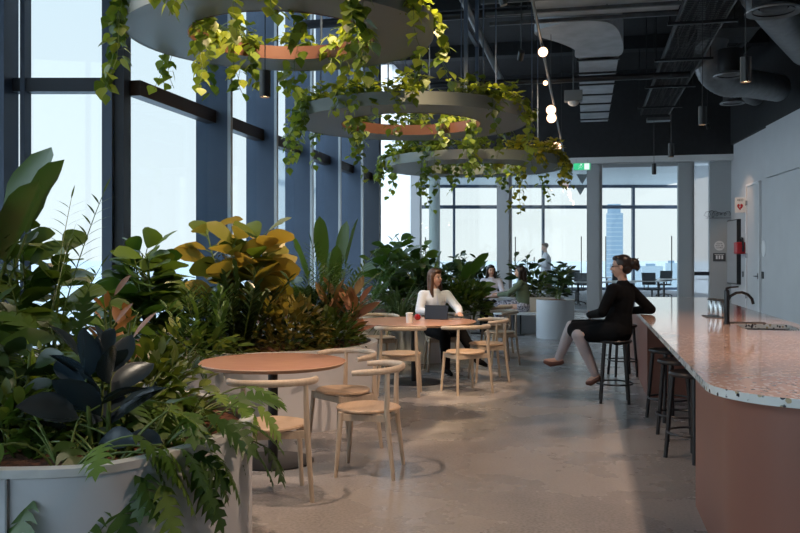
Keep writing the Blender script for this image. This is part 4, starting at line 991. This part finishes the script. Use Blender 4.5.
b = MB(); b.add([(.0+.0,.0,0)]+[(.17*math.cos(a*PI/12),0,.19*math.sin(a*PI/12)) for a in range(24)]+[(.17*math.cos(a*PI/12),.01,.19*math.sin(a*PI/12)) for a in range(24)]+[(0,.01,0)], [(0,1+i,1+(i+1)%24) for i in range(24)]+[(49,25+i,25+(i+1)%24) for i in range(24)]+[(1+i,1+(i+1)%24,25+(i+1)%24,25+i) for i in range(24)])
o = b.build('round_sign', M['paper'], None, False); o.location = RW(19.75,-.001,1.72); o.rotation_euler = (0,0,ra); tag(o, 'blank white oval sign on the wall to the right of the door', 'sign')
t = wthing('wall_screen', 'tall slim grey panel with a dark edge on the right wall near the corner', 'screen', 21.75, .82)
b = MB(); b.box((0,0,0),(1.15,.10,1.68)); b.build('housing', M['black_metal'], t, False)
b = MB(); b.box((.03,.10,.03),(1.12,.104,1.65)); b.build('panel', M['screen'], t, False)
# end wall signs
t = thing('round_sign', 'round white sign with dark writing on the narrow wall left of the screen', 'sign', (3.52,YP-.105,1.83))
b = MB(); b.lathe([(0,0),(.13,0),(.13,.012),(0,.012)], n=32); o = b.build('disc', M['paper'], t, False); o.rotation_euler = (PI/2,0,0)
for i, s_ in enumerate(('DOOR','MUST BE','CLOSED')): text(s_, .05, t, (0,-.014,.04-i*.055), (PI/2,0,0), M['sign_dark'])
t = thing('wall_sign', 'small charcoal rectangular sign below the round white sign', 'sign', (3.52,YP-.105,1.52))
b = MB(); b.box((-.16,-.01,-.11),(.16,0,.11)); pn_ = b.build('panel', M['sign_dark'], t, False)
b = MB(); 
for x in (-.09,-.02,.05): b.box((x,-.012,-.05),(x+.045,-.0101,.05))
b.box((-.12,-.012,.065),(.12,-.0101,.08)); b.build('pictograms', M['paper'], pn_, False)
t = thing('wire_letters', 'thin dark wire script lettering floating at the corner above the screen', 'sculpture', (3.42,YP-.16,2.68))
b = MB(); pts = []
for i in range(90):
    q = i/89; pts.append((-.22+q*.55+.05*math.sin(q*34), -.02*math.sin(q*9), .06*math.sin(q*34+1.3)*(1+.6*math.sin(q*7))))
b.tube(pts, .006, 5); b.tube([(-.25,0,-.11),(.38,0,-.11)], .006, 5)
b.tube([(-.2,0,-.09),(-.3,-.02,-.03),(-.25,-.02,.05),(-.12,0,.08)], .006, 5); b.build('wire', M['black_metal'], t)
# exit sign in the opening
t = thing('exit_sign', 'green and white running-man exit sign hanging at the head of the glass doors', 'exit sign', (*at(582,22.6),3.83))
t.rotation_euler = (0,0,0)
b = MB(); b.box((-.23,-.02,0),(.23,.02,.20)); b.build('housing', M['white'], t, False)
b = MB(); b.box((-.22,-.024,.01),(.22,-.021,.19)); b.build('sign_face', M['exit'], t, False)
b = MB(); b.box((.06,-.028,.02),(.19,-.025,.18)); b.ell((-.02,-.026,.155),(.018,.003,.018),n=8); b.bar((-.03,-.027,.14),(-.05,-.027,.09),.03,.004); b.bar((-.05,-.027,.09),(.0,-.027,.05),.018,.004); b.bar((-.05,-.027,.09),(-.10,-.027,.04),.018,.004); b.bar((-.03,-.027,.13),(.03,-.027,.10),.012,.004); b.bar((-.03,-.027,.13),(-.09,-.027,.11),.012,.004); b.build('pictogram', M['exit_w'], t, False)
b = MB(); b.bar((-.15,0,.2),(-.15,0,.29),.01); b.bar((.15,0,.2),(.15,0,.29),.01); b.build('bracket', M['fin_edge'], t, False)
for i, (px, py) in enumerate(((582,179),(580,190))):
    d = 26.5; X, Y = at(px, d); Z = EYE+(HZ-py)/F*d
    t = thing('paper_pennant', ['upper','lower'][i]+' grey triangular shape hanging behind the glass under the exit sign', 'decoration', (X,Y,Z), TH)
    b = MB(); b.add([(-.17,-.02,.13),(.19,.02,.13),(.0,-.03,-.17),(-.17,.0,.15),(.19,.04,.15)], [(0,1,2),(0,1,4,3)]); b.build('pennant', M['column'], t, False)
    b = MB(); b.tube([(0,0,.13),(0,0,4.93-Z)], .004, 4); b.build('string', M['grey'], t)
# ================================================================ OUTER ROOM FURNITURE
def desk(px, d, w_, lab):
    t = thing('office_desk', lab, 'desk', (*at(px,d),0), TH, 'white desks beyond the glass doors')
    b = MB(); b.box((-w_/2,-.4,.71),(w_/2,.4,.74)); b.build('desktop', M['desk'], t, False)
    for sx_ in (-1,1): b = MB(); b.bar((sx_*(w_/2-.15),0,.03),(sx_*(w_/2-.15),0,.71),.06); b.bar((sx_*(w_/2-.15),-.32,.02),(sx_*(w_/2-.15),.32,.02),.07,.03); b.build('leg', M['black_metal'], t, False)
desk(603,27.2,1.9,'nearest white desk beyond the column, left of the seated woman in black')
desk(636,28.5,1.8,'white desk directly behind the head of the seated woman in black')
desk(690,31.0,2.2,'white desk at the right seen through the open glass door')
desk(585,33.5,2.0,'far white desk left of the column near the windows')
def ochair(px, d, rz, lab, first=None):
    if first: return dup(first, (*at(px,d),0), rz, lab)
    t = thing('office_chair', lab, 'chair', (*at(px,d),0), rz, 'dark mesh office chairs beyond the glass')
    b = MB(); b.box((-.24,-.22,.44),(.24,.24,.50)); bevel(b.build('seat', M['mesh_chair'], t, False), .03, 2)
    b = MB(); b.tube([(-.22,-.26,.62),(-.23,-.31,1.0),(.23,-.31,1.0),(.22,-.26,.62),(-.22,-.26,.62)], .016, 6); b.add([(-.22,-.26,.62),(.22,-.26,.62),(.23,-.31,1.0),(-.23,-.31,1.0),(0,-.30,.62),(0,-.35,1.0)], [(0,4,5,3),(4,1,2,5)]); b.build('backrest', M['mesh_chair'], t)
    b = MB(); b.tube([(0,0,.1),(0,0,.44)], .03, 8); b.tube([(0,-.15,.45),(0,-.33,.5),(0,-.33,.75)], .02, 6); b.build('gas_post', M['black_metal'], t)
    b = MB()
    for i in range(5): a = i*2*PI/5; b.tube([(0,0,.12),(.3*math.cos(a),.3*math.sin(a),.06)], .02, 6); b.ell((.3*math.cos(a),.3*math.sin(a),.03), .03, n=8)
    b.build('star_base', M['black_metal'], t)
    b = MB(); 
    for s_ in (-1,1): b.tube([(s_*.25,.0,.46),(s_*.28,0,.66),(s_*.28,.16,.67)], .015, 6)
    b.build('armrest', M['black_metal'], t)
    return t
oc = ochair(576,27.5,2.6,'mesh office chair between the cylindrical planter and the column')
ochair(615,29.5,.4,'mesh office chair just left of the head of the seated woman in black',oc)
ochair(652,28.0,PI+.3,'mesh office chair just right of the head of the seated woman in black',oc)
ochair(664,33.0,.2,'mesh office chair farther back behind the right-hand desk',oc)
ochair(572,34.5,.3,'farthest mesh office chair near the windows behind the planter',oc)
# ================================================================ PEOPLE
def remesh(o, vs_=.009, sm=2, it=6):
    m = o.modifiers.new('r', 'REMESH'); m.mode = 'VOXEL'; m.voxel_size = vs_; m.use_smooth_shade = True
    s_ = o.modifiers.new('s', 'SMOOTH'); s_.factor = .5; s_.iterations = it; return o
def limb(b, pts, rs):
    for i in range(len(pts)-1): b.cap(pts[i], pts[i+1], rs[i], rs[i+1], 14)
def hand(b, wr, dirv, side, palm, curl=.5, sc=1.0):
    """wr wrist, dirv finger direction, side = towards thumb, palm = palm normal"""
    wr = V(wr); dv = V(dirv).normalized(); sd = V(side); sd = (sd-dv*sd.dot(dv)).normalized(); pn = sd.cross(dv).normalized()
    if pn.dot(V(palm)) < 0: pn = -pn
    kn = []
    for i, o_ in enumerate((.030,.010,-.010,-.029)):
        k_ = wr+dv*(.088-.006*abs(i-1))*sc+sd*o_*sc; kn.append(k_); b.cap(wr+sd*o_*.55*sc, k_, .013*sc, .0105*sc, 10)
    for i, k_ in enumerate(kn):
        L_ = (.070,.078,.073,.057)[i]*sc; a = 0; p = k_
        for j, (f_, rr) in enumerate(((.45,.0085),(.30,.0078),(.25,.007))):
            a += curl*(.5,.6,.4)[j]; q = p+(dv*math.cos(a)+pn*math.sin(a))*L_*f_; b.cap(p, q, rr*sc, rr*.92*sc, 8); p = q
    tb = wr+dv*.022*sc+sd*.022*sc; t1 = tb+(dv*.6+sd*.75+pn*.25).normalized()*.040*sc; t2 = t1+(dv*.9+sd*.2+pn*.4).normalized()*.028*sc
    b.cap(tb, t1, .012*sc, .0095*sc, 8); b.cap(t1, t2, .0095*sc, .008*sc, 8)
def head(b, c, R_, s=1.0):
    """c head centre, R_ rotation matrix (local +y = gaze)"""
    c = V(c); T = lambda x,y,z: c+R_ @ V((x*s,y*s,z*s))
    b.ell(T(0,-.012,.03), (.074*s,.092*s,.088*s), R_, 16)
    b.ell(T(0,.018,-.03), (.058*s,.066*s,.078*s), R_, 16)
    b.ell(T(0,.045,-.082), (.030*s,.028*s,.022*s), R_, 10)
    b.cap(T(0,.080,.012), T(0,.100,-.018), .008*s, .013*s, 8)
    b.ell(T(0,.082,-.048), (.020*s,.010*s,.009*s), R_, 8)
    for q in (-1,1):
        b.ell(T(q*.076,-.005,-.005), (.009*s,.018*s,.03*s), R_, 8); b.ell(T(q*.034,.072,-.02), (.018*s,.014*s,.02*s), R_, 8)
def faceparts(par, c, R_, s=1.0):
    c = V(c); T = lambda x,y,z: c+R_ @ V((x*s,y*s,z*s))
    for q in (-1,1):
        b = MB(); b.ell(T(q*.029,.078,.010), (.012*s,.008*s,.0065*s), R_, 10); b.build('eye', M['eye'], par)
    b = MB(); b.ell(T(0,.090,-.047), (.019*s,.007*s,.0075*s), R_, 10); b.build('lips', M['lip'], par)
    b = MB()
    for q in (-1,1): b.cap(T(q*.016,.085,.030), T(q*.045,.074,.032), .0035*s)
    b.build('eyebrows', M['hair_dark'], par)
def rot(z, x=0, y=0): return Euler((x,y,z)).to_matrix()
# ---- woman in black on the stool (local +y = her forward)
t = thing('person', 'woman with a dark bun in a black dress sitting cross-legged on a bar stool', 'person', (.30,9.13,0), face(-.985,.154))
pel = V((0,-.03,.745)); wst = V((.01,-.05,.93)); chs = V((.02,-.07,1.10)); nk = V((.02,-.085,1.245)); hc = V((.015,-.06,1.405))
SR = V((.175,-.13,1.175)); SL = V((-.135,.0,1.175))
RH = rot(.12, -.06)
elR = V((.30,-.34,.955)); wrR = V((.33,-.12,.935)); elL = V((-.20,.10,.94)); wrL = V((.02,.26,.90))
kA, aA, tA = V((.055,.44,.775)), V((.01,.585,.44)), V((-.01,.72,.40))
kB, aB, tB = V((-.10,.36,.70)), V((-.06,.19,.30)), V((-.06,.265,.205))
b = MB()
limb(b, [pel, wst, chs, nk], [.145,.115,.125,.055]); b.ell(pel, (.175,.14,.11), n=16); b.ell(chs+V((0,0,.02)), (.16,.10,.10), rot(-.35), 16)
limb(b, [nk, hc-V((0,.01,.05))], [.05,.047]); head(b, hc, RH)
for s_, e_, w_ in ((SR,elR,wrR),(SL,elL,wrL)): limb(b, [s_, e_, w_], [.05,.038,.024])
limb(b, [chs+V((0,0,.05)), SR], [.06,.05]); limb(b, [chs+V((0,0,.05)), SL], [.06,.05])
limb(b, [pel+V((.08,0,0)), kA, aA], [.095,.062,.036]); limb(b, [kA.lerp(aA,.15), kA.lerp(aA,.4), aA], [.055,.055,.034])
limb(b, [pel+V((-.08,0,-.01)), kB, aB], [.095,.06,.036]); limb(b, [kB.lerp(aB,.15), kB.lerp(aB,.4), aB], [.055,.055,.034])
for a_, t_ in ((aA,tA),(aB,tB)): b.cap(a_-V((0,.02,.03)), a_.lerp(t_,.6)-V((0,0,.02)), .032, .032); b.cap(a_.lerp(t_,.6)-V((0,0,.02)), t_, .032, .022)
hand(b, wrR, (-.2,1,-.05), (-1,0,.2), (0,0,-1), .35); hand(b, wrL, (.9,.2,-.2), (0,.3,1), (0,-1,0), .5)
body = remesh(b.build('body', M['skin'], t), .008); faceparts(t, hc, RH)
b = MB(); g_ = .014
limb(b, [pel, wst, chs, nk-V((0,0,.03))], [.155,.130,.142,.075]); b.ell(pel+V((0,0,-.005)), (.192,.155,.115), n=16); b.ell(chs+V((0,0,.02)), (.175,.115,.115), rot(-.35), 16)
for s_, e_, w_ in ((SR,elR,wrR),(SL,elL,wrL)): limb(b, [s_, e_, w_], [.066,.054,.038])
limb(b, [chs+V((0,0,.05)), SR], [.075,.064]); limb(b, [chs+V((0,0,.05)), SL], [.075,.064])
limb(b, [pel+V((.08,0,0)), kA+V((0,-.02,-.01))], [.115,.083]); limb(b, [pel+V((-.08,0,-.01)), kB+V((.03,.0,.0))], [.115,.085]); limb(b, [pel+V((0,.05,0)), kA.lerp(kB,.5)], [.12,.09])
remesh(b.build('dress', M['black_cloth'], t), .010)
b = MB(); 
for k_, a_ in ((kA,aA),(kB,aB)): limb(b, [k_.lerp(pel,.2)+V((0,0,-.005)), k_.lerp(a_,.02), k_.lerp(a_,.4), a_-V((0,0,.01))], [.078,.073,.065,.043])
remesh(b.build('tights', M['tights'], t), .008)
for a_, t_ in ((aA,tA),(aB,tB)):
    b = MB(); b.cap(a_-V((0,.03,.05)), a_.lerp(t_,.6)-V((0,0,.045)), .032, .036); b.cap(a_.lerp(t_,.6)-V((0,0,.04)), t_-V((0,0,.012)), .037, .027); remesh(b.build('shoe', M['shoe'], t), .008, it=3)
b = MB(); T = lambda x,y,z: hc+RH @ V((x,y,z))
b.ell(T(0,-.030,.045), (.086,.095,.088), RH, 18); b.ell(T(0,-.055,-.015), (.074,.065,.065), RH, 14); b.ell(T(0,-.135,.03), (.062,.055,.06), RH, 14); b.ell(T(.02,-.165,.0), (.04,.035,.05), RH, 10); b.ell(T(0,.03,.095), (.06,.05,.03), RH, 12)
for i in range(26):
    a = R.uniform(0,6.28); p = T(math.cos(a)*.045, -.15, .03+math.sin(a)*.045); b.tube([p, p+V((R.uniform(-.02,.02),-R.uniform(.01,.05),R.uniform(-.06,.03)))], [.007,.003], 5)
remesh(b.build('hair_bun', M['hair_dark'], t), .006, it=2)
b = MB()
for q in (-1,1):
    b.tube([T(q*.032+.024*math.cos(a*PI/8), .098, .010+.020*math.sin(a*PI/8)) for a in range(17)], .0025, 5, cap=False); b.tube([T(q*.056,.097,.014), T(q*.08,.0,.012)], .0025, 5)
b.tube([T(-.008,.100,.014), T(.008,.100,.014)], .0025, 5); b.build('glasses', M['steel'], t)
# ---- woman in the white shirt at the large table
t = thing('person', 'woman with long brown hair in a white shirt sitting at the large round table', 'person', (-1.93,11.2,0), face(.42,-.90))
pel = V((0,0,.545)); wst = V((.01,-.03,.74)); chs = V((.03,-.01,.93)); nk = V((.035,.01,1.075)); hc = V((.03,.035,1.235)); RH = rot(.55, -.03)
SR = V((.19,-.02,1.005)); SL = V((-.135,.0,1.005)); elR = V((.27,.10,.80)); wrR = V((.13,.32,.785)); elL = V((-.23,.23,.825)); wrL = V((-.17,.47,.785))
kA, aA = V((-.18,.46,.56)), V((-.36,.62,.22)); kB, aB = V((.02,.45,.50)), V((.02,.50,.09))
def torso(b, g):
    limb(b, [pel, wst, chs, nk-(V((0,0,.03)) if g else V((0,0,0)))], [.135+g,.112+g,.125+g,.055+g]); b.ell(chs+V((0,0,.01)), (.16+g,.10+g,.10+g), rot(0), 16)
    for s_, e_, w_ in ((SR,elR,wrR),(SL,elL,wrL)): limb(b, [s_, e_, w_ if not g else w_.lerp(e_,.12)], [.05+g,.038+g,.024+g])
    limb(b, [chs+V((0,0,.05)), SR], [.06+g,.05+g]); limb(b, [chs+V((0,0,.05)), SL], [.06+g,.05+g])
b = MB(); torso(b, 0); b.ell(pel, (.17,.14,.11), n=16); limb(b, [nk, hc-V((0,.01,.05))], [.047,.045]); head(b, hc, RH)
limb(b, [pel+V((-.07,0,0)), kA, aA], [.09,.06,.036]); limb(b, [pel+V((.08,0,0)), kB, aB], [.09,.06,.036])
hand(b, wrR, (-.5,.8,-.05), (-1,0,.1), (0,0,-1), .3); hand(b, wrL, (.2,1,-.05), (1,0,.1), (0,0,-1), .3)
remesh(b.build('body', M['skin'], t), .008); faceparts(t, hc, RH)
b = MB(); torso(b, .018); remesh(b.build('shirt', M['shirt'], t), .010)
b = MB(); b.ell(pel, (.188,.158,.12), n=16); limb(b, [pel, wst.lerp(pel,.55)], [.15,.13])
for p_, k_, a_ in ((pel+V((-.07,0,0)),kA,aA),(pel+V((.08,0,0)),kB,aB)): limb(b, [p_, k_, a_], [.108,.078,.055])
remesh(b.build('trousers', M['black_cloth'], t), .010)
for a_ in (aA,aB):
    b = MB(); q = V((-.02,.14,-.05)) if a_ is aB else V((-.06,.13,-.06)); b.cap(a_-V((0,.03,.03)), a_+q*.6-V((0,0,.01)), .036,.038); b.cap(a_+q*.6-V((0,0,.01)), a_+q*1.15, .038, .026); remesh(b.build('shoe', M['black_cloth'], t), .008)
b = MB(); T = lambda x,y,z: hc+RH @ V((x,y,z))
b.ell(T(0,-.028,.045), (.088,.098,.088), RH, 18); b.ell(T(0,.03,.085), (.07,.055,.035), RH, 12)
for q in (-1,1): b.cap(T(q*.072,.0,.03), T(q*.085,.01,-.16), .026, .03); b.cap(T(q*.085,.01,-.16), T(q*.08,.035,-.25), .03, .014)
b.cap(T(0,-.075,.0), T(0,-.075,-.2), .065, .05)
remesh(b.build('long_hair', M['hair_brown'], t), .007, it=2)
b = MB(); b.tube([V((.035,.115,1.02)), V((.035,.155,.93)), V((.02,.155,.82))], .006, 6); b.build('button_placket', M['lavender'], t)
# ---- two women at the far small table
def seated(x, y, rz, zs, label, skinm, top, topname, legsm, legsname, hairm, hy, arms, hrot, back):
    global pel
    t = thing('person', label, 'person', (x,y,0), rz)
    pel = V((0,0,zs+.10)); wst = V((0,-.02,zs+.30)); chs = V((0,.01,zs+.47)); nk = V((0,.02,zs+.62)); hc = V((0,.05,zs+.765)); RH = rot(hrot)
    SR = V((.165,.0,zs+.55)); SL = V((-.165,.0,zs+.55)); (elR, wrR), (elL, wrL) = [(V((a[0],a[1],a[2]+zs)), V((c[0],c[1],c[2]+zs))) for a, c in arms]
    kR, aR = V((.09,.42,zs+.08)), V((.10,.46,.08)); kL, aL = V((-.09,.42,zs+.08)), V((-.10,.40,.08))
    def tor(b, g):
        limb(b, [pel, wst, chs, nk-V((0,0,.03 if g else 0))], [.13+g,.11+g,.12+g,.05+g]); b.ell(chs, (.155+g,.10+g,.10+g), n=16)
        for s_, e_, w_ in ((SR,elR,wrR),(SL,elL,wrL)): limb(b, [s_, e_, w_ if not g else w_.lerp(e_,.12)], [.048+g,.037+g,.023+g])
        limb(b, [chs+V((0,0,.05)), SR], [.055+g,.048+g]); limb(b, [chs+V((0,0,.05)), SL], [.055+g,.048+g])
    b = MB(); tor(b, 0); b.ell(pel, (.165,.14,.10), n=14); limb(b, [nk, hc-V((0,.01,.05))], [.045,.043]); head(b, hc, RH)
    for s_, k_, a_ in ((1,kR,aR),(-1,kL,aL)): limb(b, [pel+V((s_*.08,0,0)), k_, a_], [.085,.058,.035])
    hand(b, wrR, (-.3,1,0), (-1,0,.1), (0,0,-1), .4); hand(b, wrL, (.3,1,0), (1,0,.1), (0,0,-1), .4)
    remesh(b.build('body', M['skin'], t), .010); faceparts(t, hc, RH)
    b = MB(); tor(b, .018); remesh(b.build(topname, M[top], t), .012)
    b = MB(); b.ell(pel, (.185,.155,.115), n=14)
    if legsname == 'skirt': limb(b, [pel, (kR+kL)/2+V((0,.03,-.02))], [.155,.14]); limb(b, [(kR+kL)/2+V((0,.0,-.02)), V((0,.42,.22))], [.14,.15])
    else:
        for s_, k_, a_ in ((1,kR,aR),(-1,kL,aL)): limb(b, [pel+V((s_*.08,0,0)), k_, a_+V((0,0,.04))], [.102,.075,.055])
    remesh(b.build(legsname, M[legsm], t), .012)
    for a_ in (aR,aL): b = MB(); b.cap(a_-V((0,.03,.035)), a_+V((0,.15,-.045)), .036, .028); remesh(b.build('shoe', M['black_cloth'], t), .01)
    b = MB(); T = lambda x,y,z: hc+RH @ V((x,y,z)); b.ell(T(0,-.03,.045), (.09,.098,.088), RH, 16); b.ell(T(0,.028,.085), (.07,.055,.035), RH, 12); b.cap(T(0,-.075,.0), T(0,-.085,-hy), .07, .06)
    for q in (-1,1): b.cap(T(q*.075,-.01,.03), T(q*.085,-.01,-hy*.8), .026, .03)
    remesh(b.build('long_hair', M[hairm], t), .009, it=2); return t
seated(-1.90,17.62,face(.05,-1),.47,'dark-haired woman in a pale lavender top facing the camera at the far table', 0,'lavender','top','black_cloth','trousers','hair_dark',.16,[((.25,.10,.30),(.14,.32,.31)),((-.25,.10,.30),(-.12,.32,.31))],.3,0)
seated(-1.20,16.72,face(-.97,.12),.46,'long-haired woman in a green top and floral skirt sitting on the far bench', 0,'green_cloth','top','floral','skirt','hair_dark',.30,[((.21,.24,.36),(.12,.48,.315)),((-.23,.22,.34),(-.10,.47,.315))],.1,0)
st2 = thing('stool', 'pale stool under the woman in the lavender top', 'stool', (-1.90,17.6,0))
b = MB(); b.lathe([(0,.40),(.19,.40),(.2,.43),(.19,.45),(0,.45)], n=24); b.build('seat', M['seat'], st2)
for a in range(4): q = PI/4+a*PI/2; b = MB(); b.tube([(.19*math.cos(q),.19*math.sin(q),0),(.14*math.cos(q),.14*math.sin(q),.41)], .016, 8); b.build('leg', M['wood'], st2)
# ---- person walking beyond the glass
x, y = at(546,26.0)
t = thing('person', 'person in a white shirt walking beyond the glass doors holding a phone', 'person', (x,y,0), face(-.97,-.25))
S_ = 1.10
pel = V((0,0,.98*S_)); chs = V((0,.0,1.32*S_)); nk = V((0,.01,1.50*S_)); hc = V((0,.04,1.66*S_)); RH = rot(0,-.15)
SR = V((.18,0,1.42*S_)); SL = V((-.18,0,1.42*S_)); elR = V((.22,.05,1.14*S_)); wrR = V((.14,.28,1.20*S_)); elL = V((-.22,.05,1.14*S_)); wrL = V((-.12,.27,1.16*S_))
kR, aR = V((.09,.18,.53*S_)), V((.09,.22,.09)); kL, aL = V((-.09,.02,.52*S_)), V((-.09,-.28,.12))
def tor2(b, g):
    limb(b, [pel, (pel+chs)/2, chs, nk-V((0,0,.03 if g else 0))], [.14+g,.125+g,.14+g,.055+g]); b.ell(chs, (.175+g,.11+g,.12+g), n=14)
    for s_, e_, w_ in ((SR,elR,wrR),(SL,elL,wrL)): limb(b, [s_, e_, w_ if not g else w_.lerp(e_,.15)], [.055+g,.042+g,.026+g])
    limb(b, [chs+V((0,0,.06)), SR], [.06+g,.05+g]); limb(b, [chs+V((0,0,.06)), SL], [.06+g,.05+g])
b = MB(); tor2(b, 0); limb(b, [nk, hc-V((0,.01,.05))], [.052,.05]); head(b, hc, RH, 1.05)
for s_, k_, a_ in ((1,kR,aR),(-1,kL,aL)): limb(b, [pel+V((s_*.09,0,-.03)), k_, a_], [.10,.065,.04])
hand(b, wrR, (-.2,1,.2), (-1,0,.3), (0,0,1), .6); hand(b, wrL, (.2,1,.2), (1,0,.3), (0,0,1), .6)
remesh(b.build('body', M['skin'], t), .012); faceparts(t, hc, RH, 1.05)
b = MB(); tor2(b, .02); remesh(b.build('shirt', M['shirt'], t), .014)
b = MB(); b.ell(pel, (.17,.14,.13), n=14)
for s_, k_, a_ in ((1,kR,aR),(-1,kL,aL)): limb(b, [pel+V((s_*.09,0,-.03)), k_, a_+V((0,0,.03))], [.115,.08,.06])
remesh(b.build('trousers', M['grey'], t), .014)
for a_, q in ((aR,V((0,.17,-.04))),(aL,V((0,.12,-.08)))): b = MB(); b.cap(a_-V((0,.03,.04)), a_+q, .04, .03); remesh(b.build('shoe', M['black_cloth'], t), .012)
b = MB(); T = lambda x,y,z: hc+RH @ V((x,y,z)); b.ell(T(0,-.03,.05), (.088,.10,.088), RH, 16); b.ell(T(0,.03,.10), (.07,.055,.03), RH, 12); remesh(b.build('hair', M['hair_brown'], t), .01)
c = thing('phone', 'phone held up by the person walking beyond the glass', 'phone', (x,y,0), face(-.97,-.25))
b = MB(); b.box((-.04,.36,1.38),(.04,.37,1.53)); b.build('phone_body', M['sign_dark'], c, False)
b = MB(); b.box((-.036,.357,1.385),(.036,.3599,1.525)); b.build('phone_screen', M['screen'], c, False)
# ================================================================ LIGHT
def aream(name, loc, aim, sx_, sy_, e_, c_):
    d = bpy.data.lights.new(name, 'AREA'); d.shape = 'RECTANGLE'; d.size = sx_; d.size_y = sy_; d.energy = e_; d.color = c_
    o = bpy.data.objects.new(name, d); COL.objects.link(o); o.location = loc; o.rotation_euler = (V(aim)-V(loc)).to_track_quat('-Z','Y').to_euler(); return o
for o in list(COL.objects):
    if o.type == 'EMPTY' and 'label' in o and o['label'] == 'x': print('UNLABELLED', o.name)
